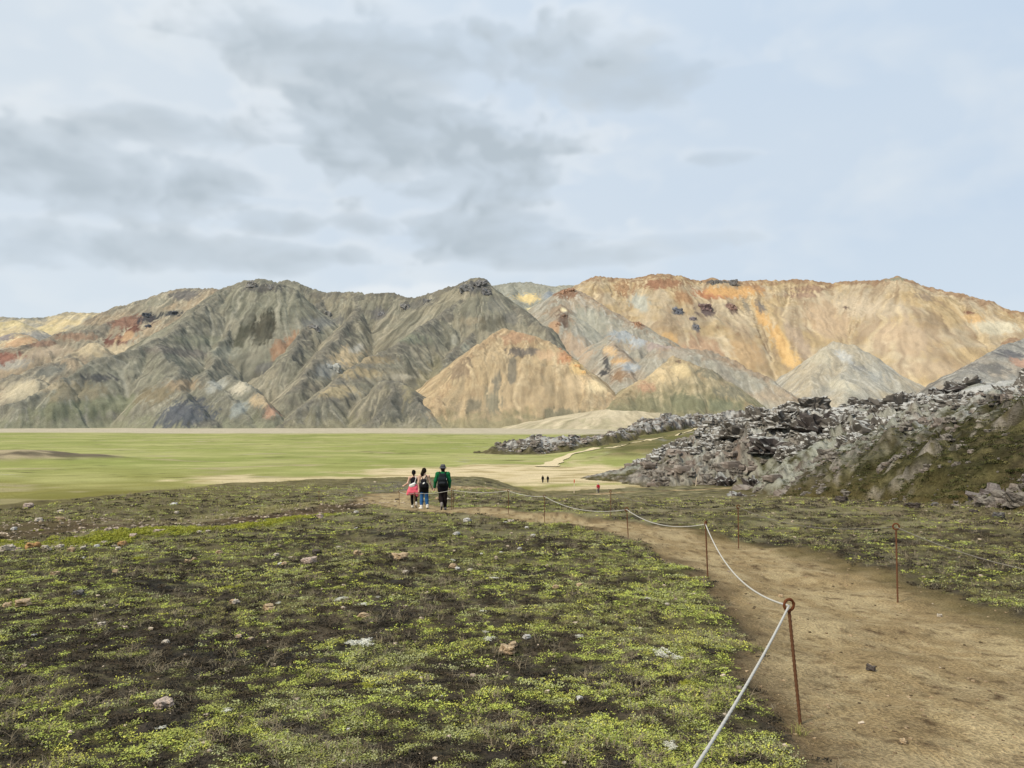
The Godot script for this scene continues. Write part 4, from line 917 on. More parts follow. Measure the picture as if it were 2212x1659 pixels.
func build_ground() -> void:
	# near: the terrace, its bank and the first of the plain
	var xs := spread(0.0, 90.0, func(v): return 0.065 if v < 4.5 else 0.065 + (v - 4.5) * 0.024)
	var neg := spread(0.0, -90.0, func(v): return 0.065 if v > -4.0 else 0.065 + (-4.0 - v) * 0.024)
	neg.remove_at(0)
	neg.reverse()
	neg.append_array(xs)
	var zs := spread(8.0, -160.0, func(v): return 0.25 if v > -1.5 else maxf(0.04, -v * 0.0115))
	var meshes := heightfield(neg, zs,
		func(x: float, z: float): return Vector4(near_height(x, z), 0, 0, 0),
		func(x: float, y: float, z: float, n: Vector3, _a: Vector4): return ground_color(x, y, z, n),
		func(x: float, y: float, z: float): return near_kind(x, y, z), 2)
	tag(put("ground", meshes[0], mats.soil), "dark mossy ground of the terrace sloping away on both sides of the path", "", "", "structure")
	tag(put("path", meshes[1], mats.path), "wide brown dirt path curving away between two roped lines of posts", "", "", "structure")
	var fx := spread(0.0, 1500.0, func(v): return 1.6 + v * 0.012)
	var fn := spread(0.0, -1500.0, func(v): return 1.6 - v * 0.012)
	fn.remove_at(0)
	fn.reverse()
	fn.append_array(fx)
	var fz := spread(-10.0, -1420.0, func(v): return maxf(1.2, -v * 0.0085))
	var far := heightfield(fn, fz,
		func(x: float, z: float): return Vector4(ground_height(x, z) - (0.05 if absf(x) < 89.0 and z > -159.0 else 0.0), 0, 0, 0),
		func(x: float, y: float, z: float, n: Vector3, _a: Vector4): return ground_color(x, y, z, n) if y > plain_height(x, z) + 0.25 and z > -160.0 else plain_color(x, z, y - PLAIN),
		func(x: float, _y: float, z: float): return -1 if absf(x) < 84.0 and z > -153.0 else (2 if sand_mask(x, z) > 0.5 else (1 if river_bed(x, z) > 0.5 else 0)), 3)
	tag(put("grassland", far[0], mats.plain), "flat yellow green grassland plain between the terrace and the mountains", "", "", "structure")
	tag(put("river_bed", far[1], mats.plain), "pale gravel strip along the foot of the mountains", "", "", "structure")
	tag(put("sand", far[2], mats.plain), "pale sandy wash on the plain beyond the terrace", "", "", "structure")
	# the pale trail over the hummocks
	var trail := [Vector2(10, -226), Vector2(13, -244), Vector2(17, -262), Vector2(25, -298), Vector2(34, -312), Vector2(46, -322), Vector2(66, -350), Vector2(86, -386), Vector2(96, -404), Vector2(107, -432)]
	var st := SurfaceTool.new()
	st.begin(Mesh.PRIMITIVE_TRIANGLES)
	var pts: Array[Vector2] = []
	for i in trail.size() - 1:
		for k in 8:
			pts.append(trail[i].cubic_interpolate(trail[i + 1], trail[maxi(i - 1, 0)], trail[mini(i + 2, trail.size() - 1)], k / 8.0))
	for i in pts.size() - 1:
		var side := (pts[i + 1] - pts[i]).orthogonal().normalized()
		for k in 6:
			var quad := []
			for e in 2:
				for f in 2:
					var wide := 1.35 + 0.3 * sin(i * 0.9)
					var c: Vector2 = pts[i + e] + side * (((k + f) / 6.0 - 0.5) * 2.0 * wide * lerpf(2.4, 1.0, clampf((i + e) / 24.0, 0.0, 1.0)))
					quad.append(Vector3(c.x, plain_height(c.x, c.y) + 0.2, c.y))
			for id in [0, 1, 2, 2, 1, 3]:
				st.set_color(Color(0.75, 0.63, 0.40))
				st.add_vertex(quad[id])
	st.generate_normals()
	tag(put("path", st.commit(), mats.plain), "thin pale trail winding up over the hummocks towards the far lava", "", "", "structure")


func near_kind(x: float, y: float, z: float) -> int:
	return 1 if path_depth(x, z) > 0.5 and y > PLAIN + 0.3 else 0


# ------------------------------------------------------------------ lava
func lava_height(x: float, z: float) -> Vector4:
	var e := side_of(LAVA_FOOT, x, z) + noise.get_noise_2d(x / 14.0, z / 14.0) * 4.0 + noise.get_noise_2d(x / 5.0, z / 5.0) * 1.2
	var base := ground_height(x, z)
	if e <= -1.0:
		return Vector4(base - 0.6, e, 0, 0)
	var top := 0.0
	var sum := 0.0
	for p in LAVA_TOP:
		var w: float = 1.0 / (((x - p.x) ** 2 + (z - p.y) ** 2) ** 1.4 + 900.0)
		top += p.z * w
		sum += w
	top /= sum
	var wide := lerpf(10.0, 17.0, smoothstep(-60.0, -130.0, z))
	var t := 1.0 - exp(-pow(maxf(e, 0.0) / wide, 1.15))
	var h := lerpf(base - 0.3, top, t)
	# rockiness: craggy along the crest and the left end, smoother grassy slope at the lower right
	var f := noise.get_noise_2d(x / 30.0 + 3.0, z / 30.0)
	var rock := clampf(0.45 + 1.4 * f + 0.5 * smoothstep(0.45, 0.85, t) + 0.4 * smoothstep(-95.0, -135.0, z), 0.1, 1.0)
	var plateau := smoothstep(62.0, 78.0, x + 5.0 * f) * smoothstep(-112.0, -128.0, z) * smoothstep(0.7, 0.9, t)
	rock *= 1.0 - 0.65 * plateau
	var wx := x + noise.get_noise_2d(x / 4.0, z / 4.0) * 1.6
	var wz := z + noise.get_noise_2d(x / 4.0 + 30.0, z / 4.0) * 1.6
	var big := ridged.get_noise_2d(x / 22.0, z / 22.0)
	var blocks := cell.get_noise_2d(wx / 3.4, wz / 3.4)
	var crack := cell_edge.get_noise_2d(wx / 3.4, wz / 3.4)
	var small := cell.get_noise_2d(wx / 1.3 + 20.0, wz / 1.3)
	var rough := smoothstep(0.0, 6.0, e) * rock * smoothstep(26.0, 33.0, x + 0.12 * (z + 150.0) + (8.0 if z > -150.0 else 0.0))
	h += rough * (cell.get_noise_2d(wx / 8.5 + 9.0, wz / 8.5) * 1.1 * smoothstep(0.15, 0.6, t) + big * 2.0 * smoothstep(0.1, 0.8, t) + blocks * 0.55 - 0.8 * smoothstep(-0.75, -1.0, crack) + small * 0.32 + ridged.get_noise_2d(x / 6.0, z / 6.0) * 0.9)
	h += smoothstep(0.0, 3.0, e) * noise.get_noise_2d(x / 2.2, z / 2.2) * 0.35
	return Vector4(h, e, t, rock)


func lava_color(x: float, y: float, z: float, n: Vector3, a: Vector4) -> Color:
	var f1 := noise.get_noise_2d(x / 11.0, z / 11.0)
	var f2 := noise.get_noise_3d(x / 2.3, y / 2.3, z / 2.3)
	var f3 := noise.get_noise_3d(x / 0.7, y / 0.7, z / 0.7)
	var rock := Color(0.15, 0.136, 0.118).lerp(Color(0.37, 0.33, 0.28), smoothstep(-0.25, 0.4, f2 + 0.5 * f3))
	var turf := Color(0.085, 0.078, 0.034).lerp(Color(0.18, 0.160, 0.072), smoothstep(-0.2, 0.4, f1 + f2 * 0.7 + 0.3 * f3))
	turf = turf.lerp(Color(0.15, 0.112, 0.078), 0.75 * smoothstep(0.1, 0.4, noise.get_noise_2d(x / 8.0 + 33.0, z / 8.0)))
	var right := smoothstep(-118.0, -78.0, z + 14.0 * f1)
	turf = turf.lerp(Color(0.045, 0.043, 0.022).lerp(Color(0.12, 0.105, 0.048), smoothstep(-0.1, 0.4, f2 + 0.7 * f3)), 0.7 * right)
	var bare := smoothstep(0.36, 0.72, a.w * 0.75 + 0.45 * f2 + 0.35 * f1 + 0.45 * smoothstep(0.75, 0.5, n.y) - 0.30 * right)
	var c := turf.lerp(rock, bare)
	# grey white lichen and pumice on the level tops
	var cap := smoothstep(0.50, 0.80, n.y + 0.12 * f3) * smoothstep(0.30, 0.72, a.z + 0.30 * f1 + 0.2 * f2) * smoothstep(-45.0, -90.0, z + 30.0 * f1)
	c = c.lerp(Color(0.60, 0.59, 0.555), 0.92 * cap * smoothstep(-0.3, 0.1, f1 * 0.8 + f2 * 0.7 + 0.6 * smoothstep(0.8, 0.95, a.z) - 0.05))
	var flat := smoothstep(60.0, 78.0, x + 8.0 * f1) * smoothstep(-110.0, -126.0, z) * smoothstep(0.68, 0.88, a.z)
	c = c.lerp(Color(0.64, 0.63, 0.595), 0.92 * flat * smoothstep(-0.42, -0.05, f1 + 0.5 * f2 + 0.25 * f3))
	c = c.lerp(Color(0.42, 0.425, 0.355), 0.9 * clampf(1.5 * exp(-((x - 41.0) ** 2 + (z + 126.0) ** 2) / 620.0), 0.0, 1.0) * smoothstep(-0.55, 0.0, f2 + 0.5 * f1 + 0.4 * f3))
	c = c.lerp(Color(0.33, 0.335, 0.275), 0.75 * smoothstep(0.0, 0.3, noise.get_noise_2d(x / 13.0 + 77.0, z / 20.0) + 0.3 * f2) * smoothstep(0.45, 0.8, n.y) * smoothstep(0.2, 0.5, a.z) * smoothstep(-60.0, -95.0, z))
	c = c.lerp(Color(0.16, 0.085, 0.06), 0.5 * bare * smoothstep(0.2, 0.45, noise.get_noise_2d(x / 6.0 + 15.0, z / 6.0)))
	c = c.lerp(Color(0.125, 0.10, 0.042), 0.8 * smoothstep(4.0, 0.0, a.y + 2.0 * f2))
	return mul(c, 1.12 + 0.5 * f3)


const TAIL := [[Vector3(1, -316, 3.0), Vector3(7, -318, 6.0), Vector3(14, -322, 7.6), Vector3(28, -330, 6.4), Vector3(40, -342, 7.2), Vector3(52, -364, 8.6)], [Vector3(60, -396, 8.5), Vector3(74, -424, 15.0), Vector3(90, -442, 18.5), Vector3(106, -458, 18.0), Vector3(124, -462, 20.5), Vector3(152, -466, 23.5)]]

func tail_height(x: float, z: float) -> Vector4:
	var best := 0.0
	for line in TAIL:
		for i in line.size() - 1:
			var a: Vector3 = line[i]
			var b: Vector3 = line[i + 1]
			var ex := b.x - a.x
			var ez := b.y - a.y
			var t := clampf(((x - a.x) * ex + (z - a.y) * ez) / (ex * ex + ez * ez), 0.0, 1.0)
			var dx := x - a.x - ex * t
			var dz := z - a.y - ez * t
			var d := sqrt(dx * dx + dz * dz) / (13.0 if dz > 0.0 else 20.0)
			best = maxf(best, 0.86 * lerpf(a.z, b.z, t) * smoothstep(1.25, 0.0, d + 0.22 * noise.get_noise_2d(x / 9.0, z / 9.0)))
	var base := plain_height(x, z)
	var over := maxf(0.0, best - maxf(base - PLAIN, 0.0))
	var wx := x + noise.get_noise_2d(x / 5.0, z / 5.0) * 2.0
	var r := smoothstep(0.2, 2.0, over)
	var h := base - 0.5 + over + r * (cell.get_noise_2d(wx / 5.5, z / 7.0) * 0.9 + ridged.get_noise_2d(x / 17.0, z / 20.0) * 1.9 + noise.get_noise_2d(x / 3.5, z / 4.5) * 0.9)
	return Vector4(h, over * 3.0, smoothstep(0.0, 6.0, over), 0.8)


func tail_color(x: float, y: float, z: float, n: Vector3, a: Vector4) -> Color:
	var f1 := noise.get_noise_2d(x / 12.0, z / 12.0)
	var f2 := noise.get_noise_3d(x / 3.0, y / 3.0, z / 3.0)
	var c := Color(0.13, 0.115, 0.105).lerp(Color(0.29, 0.25, 0.22), smoothstep(-0.25, 0.4, f2))
	c = c.lerp(Color(0.145, 0.13, 0.06), 0.85 * smoothstep(0.55, 0.2, a.z + 0.5 * f1))
	c = c.lerp(Color(0.54, 0.53, 0.50), 0.9 * smoothstep(0.35, 0.65, n.y + 0.15 * f2) * smoothstep(-0.4, 0.0, f1 + 0.5 * f2) * smoothstep(0.25, 0.6, a.z))
	return mul(c, 1.0 + 0.5 * f2)


# a jagged stone: a subdivided block pushed about by noise, flat sides, pale on top when lichen covers it
func rock_mesh(seed: int, cap: Color, rock: Color, detail := 5, jag := 0.5, flat := 1.0) -> ArrayMesh:
	var v := PackedVector3Array()
	var c := PackedColorArray()
	var n := PackedVector3Array()
	var ix := PackedInt32Array()
	var st := SurfaceTool.new()
	st.begin(Mesh.PRIMITIVE_TRIANGLES)
	var point := func(face: int, a: float, b: float) -> Vector3:
		var p := Vector3(a, b, 1.0)
		match face:
			1: p = Vector3(-a, b, -1.0)
			2: p = Vector3(1.0, b, -a)
			3: p = Vector3(-1.0, b, a)
			4: p = Vector3(a, 1.0, -b)
			5: p = Vector3(a, -1.0, b)
		var dir := p.normalized()
		p = dir.lerp(p * 0.72, 0.45)
		var o := seed * 13.7
		var k := cell.get_noise_3d(dir.x * 1.1 + o, dir.y * 1.1, dir.z * 1.1) * 0.5 + noise.get_noise_3d(dir.x * 1.3 + o, dir.y * 1.3, dir.z * 1.3) * 0.7 + noise.get_noise_3d(dir.x * 3.7 + o, dir.y * 3.7, dir.z * 3.7) * 0.3
		p *= 1.0 + jag * k
		p.y = maxf(p.y, -0.35) * flat
		return p
	for face in 6:
		for i in detail:
			for j in detail:
				var q := []
				for e in [[i, j], [i + 1, j], [i, j + 1], [i + 1, j + 1]]:
					q.append(point.call(face, e[0] * 2.0 / detail - 1.0, e[1] * 2.0 / detail - 1.0))
				for tri in [[0, 2, 1], [1, 2, 3]]:
					var nn: Vector3 = -(q[tri[1]] - q[tri[0]]).cross(q[tri[2]] - q[tri[0]]).normalized()
					for k in tri:
						var p: Vector3 = q[k]
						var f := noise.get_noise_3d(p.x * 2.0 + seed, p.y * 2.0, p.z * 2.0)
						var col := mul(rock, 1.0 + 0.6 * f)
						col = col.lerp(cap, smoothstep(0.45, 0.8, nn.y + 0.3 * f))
						st.set_color(col)
						st.set_normal(nn)
						st.add_vertex(p)
	return st.commit()


func build_lava() -> void:
	var xs := spread(9.0, 170.0, func(v): return 0.28 if v < 62.0 else 0.28 + (v - 62.0) * 0.02)
	var zs := spread(-4.0, -262.0, func(v): return clampf(-v * 0.0085, 0.22, 1.2))
	var m := heightfield(xs, zs,
		func(x: float, z: float): return lava_height(x, z),
		func(x: float, y: float, z: float, n: Vector3, a: Vector4): return lava_color(x, y, z, n, a),
		func(x: float, y: float, z: float): return 0 if y > ground_height(x, z) - 0.25 else -1, 1)
	tag(put("lava_flow", m[0], mats.lava), "dark craggy lava flow with pale lichen tops rising on the right of the terrace", "", "", "structure")
	var tx := spread(-16.0, 190.0, func(_v): return 0.55)
	var tz := spread(-285.0, -500.0, func(_v): return 0.6)
	var t := heightfield(tx, tz,
		func(x: float, z: float): return tail_height(x, z),
		func(x: float, y: float, z: float, n: Vector3, a: Vector4): return tail_color(x, y, z, n, a),
		func(x: float, y: float, z: float): return 0 if y > plain_height(x, z) + 0.1 else -1, 1)
	tag(put("lava_flow", t[0], mats.lava), "low far tongue of the lava flow at the edge of the grassland, white on top", "", "", "structure")
	# loose blocks
	rng.seed = 77
	var kinds := []
	for k in 3:
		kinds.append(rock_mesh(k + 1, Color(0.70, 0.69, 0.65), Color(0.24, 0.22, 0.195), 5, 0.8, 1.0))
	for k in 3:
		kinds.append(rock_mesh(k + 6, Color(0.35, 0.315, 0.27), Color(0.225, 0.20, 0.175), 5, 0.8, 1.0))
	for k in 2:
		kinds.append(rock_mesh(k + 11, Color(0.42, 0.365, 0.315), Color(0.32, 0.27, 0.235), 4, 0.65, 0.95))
	var spots := []
	var tries := 0
	while spots.size() < 5000 and tries < 60000:
		tries += 1
		var z := -16.0 - 215.0 * pow(rng.randf(), 0.8)
		var x := rng.randf_range(14.0, 40.0 + 0.42 * -z)
		var a := lava_height(x, z)
		if a.y < 0.3 or (z < -150.0 and x < 28.0) or (x > 70.0 and z < -112.0 and rng.randf() < 0.85) or (exp(-((x - 41.0) ** 2 + (z + 126.0) ** 2) / 600.0) > 0.35 and rng.randf() < 0.7) or rng.randf() > 0.30 + 0.7 * smoothstep(0.3, 0.9, a.w + 0.5 * noise.get_noise_2d(x / 9.0, z / 9.0)):
			continue
		var size := 0.09 + 0.60 * pow(rng.randf(), 5.0) * (0.6 + 0.8 * a.w)
		var kind := rng.randi() % 3
		if z > -105.0 or a.z < 0.55:
			kind = 3 + rng.randi() % 5
		size *= lerpf(0.75, 1.9, smoothstep(-30.0, -170.0, z))
		spots.append([x, a.x, z, size, rng.randf() * TAU, kind, size / -z])
	# the outcrop at the right edge
	for k in 60:
		var x := 20.3 + rng.randfn(0.0, 0.9)
		var z := -29.3 + rng.randfn(0.0, 1.2)
		var a := lava_height(x, z)
		spots.append([x, maxf(a.x, ground_height(x, z)), z, 0.16 + 0.4 * pow(rng.randf(), 2.0), rng.randf() * TAU, 3 + rng.randi() % 5, 0.02])
	# small stones all over the turfed right slope
	for k in 5200:
		var z := -15.0 - 105.0 * rng.randf()
		var x := rng.randf_range(16.0, 30.0 + 0.42 * -z)
		var a := lava_height(x, z)
		if a.y < 0.5 or rng.randf() > 0.35 + 0.9 * noise.get_noise_2d(x / 7.0 + 4.0, z / 7.0):
			continue
		var size := (0.05 + 0.20 * pow(rng.randf(), 2.5)) * lerpf(0.8, 1.7, smoothstep(-25.0, -110.0, z))
		spots.append([x, a.x, z, size, rng.randf() * TAU, 3 + rng.randi() % 5, size / -z])
	# the far tongue
	for k in 900:
		var line: Array = TAIL[k % 2]
		var i := rng.randi() % (line.size() - 1)
		var p: Vector3 = line[i].lerp(line[i + 1], rng.randf())
		var x := p.x + rng.randf_range(-9.0, 9.0)
		var z := p.y + rng.randf_range(-6.0, 13.0)
		var a := tail_height(x, z)
		if a.z < 0.15:
			continue
		var size := 0.35 + 1.1 * pow(rng.randf(), 2.5)
		spots.append([x, a.x, z, size, rng.randf() * TAU, rng.randi() % 8, size / -z])
	spots.sort_custom(func(a, b): return a[6] > b[6])
	var rest := []
	for i in spots.size():
		var p: Array = spots[i]
		if i < 230:
			var o := put("lava_block", kinds[p[5]], mats.big_rock)
			o.position = Vector3(p[0], p[1] - 0.1 * p[3], p[2])
			o.rotation.y = p[4]
			o.scale = Vector3(p[3] * 1.15, p[3] * 0.95, p[3])
			tag(o, "jagged grey brown block lying loose on the craggy lava slope", "rock", "loose blocks on the lava slope")
		else:
			rest.append(p)
	for k in kinds.size():
		var list := rest.filter(func(p): return p[5] == k)
		var mm := MultiMesh.new()
		mm.transform_format = MultiMesh.TRANSFORM_3D
		mm.mesh = kinds[k]
		mm.instance_count = list.size()
		for i in list.size():
			var p: Array = list[i]
			mm.set_instance_transform(i, Transform3D(Basis(Vector3.UP, p[4]).scaled(Vector3(p[3] * 1.15, p[3] * 0.9, p[3])), Vector3(p[0], p[1] - 0.1 * p[3], p[2])))
		var o := MultiMeshInstance3D.new()
		o.name = numbered("lava_rubble")
		o.multimesh = mm
		o.material_override = mats.big_rock
		add_child(o)
		tag(o, "rough %s rubble strewn over the lava flow" % ["white topped", "lichen topped", "pale capped", "dark brown", "brownish grey", "jagged dark", "pale brown", "reddish grey"][k], "rubble", "", "stuff")
	# fused masses along the crest and the front
	var masses := []
	for k in 5:
		masses.append(rock_mesh(k + 101, Color(0.66, 0.65, 0.61), Color(0.18, 0.163, 0.145), 13, 0.85, 0.95))
	for k in 46:
		var z := rng.randf_range(-112.0, -178.0)
		var x := rng.randf_range(30.0, 100.0)
		var a := lava_height(x, z)
		if a.z < 0.35 or a.y < 4.0:
			continue
		var o := put("lava_mass", masses[k % 5], mats.big_rock)
		var s := rng.randf_range(1.2, 3.2) * (0.7 + 0.5 * a.z)
		o.position = Vector3(x, a.x - 0.15 * s, z)
		o.rotation = Vector3(rng.randf_range(-0.15, 0.15), rng.randf() * TAU, rng.randf_range(-0.25, 0.25))
		o.scale = Vector3(s * 1.1, s * rng.randf_range(0.7, 1.1), s)
		tag(o, "fused craggy mass with a pale ash grey top along the lava crest", "rock", "craggy masses along the lava crest")
	# blocks one can tell apart
	for b in [
		[58.5, -151.0, 4.4, 2.5, "black wedge of lava leaning left on the crest, tallest block of the flow", 21, 0.5, -0.45],
		[51.0, -152.0, 4.0, 2.1, "square dark crag with a white cap on the crest, left of the leaning wedge", 22, 0.2, 0.0],
		[64.0, -153.0, 3.0, 2.3, "broad grey crag behind the leaning black wedge", 23, 0.9, 0.1],
		[41.0, -148.0, 2.3, 2.4, "dark upright crag at the middle of the lava crest", 24, 0.1, 0.15],
		[74.0, -148.0, 3.0, 1.3, "low dark crag on the pale plateau, right of the leaning wedge", 25, 0.6, 0.0],
		[84.0, -150.0, 3.6, 1.6, "dark knobbly crag farthest back on the pale plateau", 26, 0.3, 0.0],
		[27.5, -93.0, 1.5, 1.0, "grey boulder ledge jutting from the middle of the slope with a pale top", 27, 0.4, 0.0],
		[19.6, -28.6, 0.75, 0.5, "purplish grey outcrop at the foot of the slope by the right edge", 28, 0.0, 0.1],
		[20.4, -29.6, 0.8, 0.6, "cracked grey outcrop above the purplish one at the right edge", 29, 0.8, 0.0],
		[22.5, -36.0, 1.1, 0.8, "grey boulder half sunk in dark turf above the right edge outcrop", 30, 0.2, 0.0],
		[43.0, -138.0, 1.9, 1.7, "rounded grey crag low on the left end of the lava front", 31, 0.0, 0.0],
		[37.0, -162.0, 2.0, 1.4, "brownish crag at the left end of the flow beside the sandy wash", 32, 0.5, 0.0]]:
		var mesh := rock_mesh(b[5], Color(0.52, 0.52, 0.49) if b[1] < -80.0 else Color(0.32, 0.285, 0.265), Color(0.115, 0.10, 0.095) if b[1] < -120.0 else Color(0.19, 0.16, 0.15), 9, 0.95, 1.0)
		var o := put("lava_crag", mesh, mats.big_rock)
		o.position = Vector3(b[0], lava_height(b[0], b[1]).x + 0.05, b[1])
		o.rotation = Vector3(0, b[6], b[7])
		o.scale = Vector3(b[2] * 0.75, b[3], b[2] * 0.7)
		tag(o, b[4], "rock", "crags on the lava flow")
	# dark crags high on the mountains
	for c in CRAGS:
		var o := put("crag", rock_mesh(int(c[4]), mul(rgb(c[5], c[6], c[7]), 1.9), mul(rgb(c[5], c[6], c[7]), 1.75), 9, 0.6, 1.0), mats.mountain)
		o.position = Vector3(c[0], c[1] - 0.1 * c[3], c[2] - 0.3 * c[3])
		o.scale = Vector3.ONE * c[3] * 0.92
		o.scale.y *= 1.05
		tag(o, c[8], "rock", "crags on the mountain sides")


# ------------------------------------------------------------------ fences
func tube(st: SurfaceTool, pts: PackedVector3Array, radius: float, sides: int, strands := 0, turn := 0.0, depth := 0.0, color := Color.WHITE) -> void:
	var run := 0.0
	var rings := []
	var right := Vector3.RIGHT
	for i in pts.size():
		var along := (pts[mini(i + 1, pts.size() - 1)] - pts[maxi(i - 1, 0)]).normalized()
		right = (right - along * along.dot(right)).normalized()
		var up := along.cross(right)
		if i > 0:
			run += pts[i].distance_to(pts[i - 1])
		var ring := []
		for k in sides:
			var a := TAU * k / sides
			var r := radius
			if strands:
				r *= 1.0 + depth * cos(strands * a - run * turn)
			ring.append(pts[i] + (right * cos(a) + up * sin(a)) * r)
		rings.append(ring)
	for i in rings.size() - 1:
		for k in sides:
			var l := (k + 1) % sides
			for p in [rings[i][k], rings[i][l], rings[i + 1][k], rings[i + 1][k], rings[i][l], rings[i + 1][l]]:
				st.set_color(color)
				st.add_vertex(p)


static func sag(a: Vector3, b: Vector3, drop: float, n: int) -> PackedVector3Array:
	var out := PackedVector3Array()
	for i in n + 1:
		var t := float(i) / n
		out.append(a.lerp(b, t) + Vector3.DOWN * drop * 4.0 * t * (1.0 - t))
	return out


func rod_shape() -> ArrayMesh:   # one metre of ribbed bar, its top at the origin
	var st := SurfaceTool.new()
	st.begin(Mesh.PRIMITIVE_TRIANGLES)
	st.set_smooth_group(0)
	var pts := PackedVector3Array()
	for i in 161:
		pts.append(Vector3(0, -i / 160.0 * 1.1, 0))
	tube(st, pts, 0.0108, 10, 2, 190.0, 0.14, Color(0.20, 0.10, 0.055))
	st.index()
	st.generate_normals()
	return st.commit()


func ring_shape() -> ArrayMesh:
	var st := SurfaceTool.new()
	st.begin(Mesh.PRIMITIVE_TRIANGLES)
	st.set_smooth_group(0)
	var pts := PackedVector3Array()
	for i in 30:
		var a := -PI * 0.5 + 0.15 + i / 29.0 * (TAU - 0.12)
		pts.append(Vector3(cos(a) * 0.038, 0.036 + sin(a) * 0.038, i / 29.0 * 0.012))
	tube(st, pts, 0.0095, 8, 2, 190.0, 0.1, Color(0.19, 0.07, 0.034))
	st.index()
	st.generate_normals()
	return st.commit()


func build_fences() -> void:
	var rod := rod_shape()
	var ring := ring_shape()
	var first := thing("rope_post", Vector3.ZERO)
	put("rod", rod, mats.rust, first)
	put("ring", ring, mats.rust, first)
	# x and z of the foot, level of the ring, lean of the top in x, label
	var left := [
		[-0.27, -1.0, 0.500, -0.03, "rusty bar post holding the near end of the white rope"],
		[1.93, -5.22, 0.405, -0.075, "nearest rusty ribbed bar post with a ring top, leaning beside the path"],
		[2.94, -11.54, 0.090, -0.06, "second rusty post along the left edge of the path, behind the nearest one"],
		[2.6, -17.34, -0.370, -0.03, "third rusty post on the left path edge, where the path begins to bend"],
		[1.02, -24.3, -0.770, 0.0, "fourth rusty post on the left path edge, just past the path bend"],
		[-0.12, -26.44, -0.790, 0.0, "thin rusty post between the path bend and the walker in green"],
		[-2.22, -28.54, -0.960, 0.0, "rusty post just right of the walker in green, nearer of the two there"],
		[-3.79, -30.3, -1.240, 0.0, "rusty post between the woman in pink and the woman in jeans"],
		[-4.72, -32.4, -1.380, 0.0, "rusty post left of the woman with the pink jacket"]]
	var right := [
		[5.6, -5.4, 0.420, 0.0, "rusty post outside the right edge of the path, nearest on that side"],
		[5.02, -10.14, 0.245, 0.0, "thin rusty ringed post on the right side of the path, by bare soil"],
		[4.85, -16.62, -0.230, 0.0, "thin rusty post across the path from the second left post"],
		[3.14, -24.62, -0.660, 0.0, "thin rusty post on the far side of the path, in front of the red hiker"],
		[-2.27, -29.95, -1.090, 0.0, "rusty post just right of the walker in green, farther of the two there"],
		[-8.6, -34.5, -1.600, 0.0, "short rusty post on the far left beside the eroded bank"]]
	var tops := [[], []]
	var made := false
	for side in 2:
		for p in (left if side == 0 else right):
			var foot := near_height(p[0], p[1])
			var top := Vector3(p[0] + p[3], p[2] - 0.035, p[1])
			var o: Node3D = first if not made else copy(first, top)
			made = true
			o.position = top
			o.rotation = Vector3(0, [0.5, 0.25, 0.9, -0.4][tops[side].size() % 4] - side * 0.6, -p[3] / (p[2] - foot))
			tag(o, p[4], "post", "rusty rope posts along the path")
			tops[side].append(top + Vector3(0, 0.03, 0))
	# ropes
	for side in 2:
		var st := SurfaceTool.new()
		st.begin(Mesh.PRIMITIVE_TRIANGLES)
		st.set_smooth_group(0)
		var t: Array = tops[side]
		for i in t.size() - 1:
			var d: float = t[i].distance_to(t[i + 1])
			var drop: float = d * (0.02 if side == 0 and i == 0 else 0.028)
			if side == 0 and i == 1:
				drop = d * 0.035
			if side == 1 and i == 0:
				drop = 0.22
			var near: bool = t[i].z > -10.0 and side == 0
			tube(st, sag(t[i], t[i + 1], drop, int(d / 0.008) if near else 28), 0.0068 if near else (0.0075 if side == 0 else 0.0055), 12 if near else 6, 3 if near else 0, 130.0, 0.13, Color(0.68, 0.655, 0.60) if side == 0 else Color(0.27, 0.25, 0.21))
		st.index()
		st.generate_normals()
		tag(put("rope", st.commit(), mats.rope), ["off white twisted rope sagging from post to post along the left path edge", "thin greyer rope sagging between the posts on the right side of the path"][side], "rope", "ropes along the path")
	# trail markers
	for k in 2:
		var at: Vector3 = [Vector3(9.53, 0, -118.9), Vector3(34.3, 0, -144.5)][k]
		at.y = ground_height(at.x, at.z)
		var o := thing("trail_marker", at)
		o.rotation.z = -0.02 if k == 0 else -0.12
		var box := BoxMesh.new()
		box.size = Vector3(0.11, 1.75 if k == 0 else 1.3, 0.11)
		var stake := put("stake", box, plain_mat(Color(0.62, 0.52, 0.38)), o)
		stake.position.y = box.size.y * 0.5 - 0.15
		var head := BoxMesh.new()
		head.size = Vector3(0.14, 0.5, 0.14)
		var cap := put("painted_top", head, plain_mat(Color(0.55, 0.10, 0.05) if k == 0 else Color(0.60, 0.5, 0.38)), o)
		cap.position.y = box.size.y + 0.05
		tag(o, ["white trail stake with a red painted top beside the red hiker", "plain pale trail stake leaning at the foot of the lava"][k], "marker", "trail stakes")


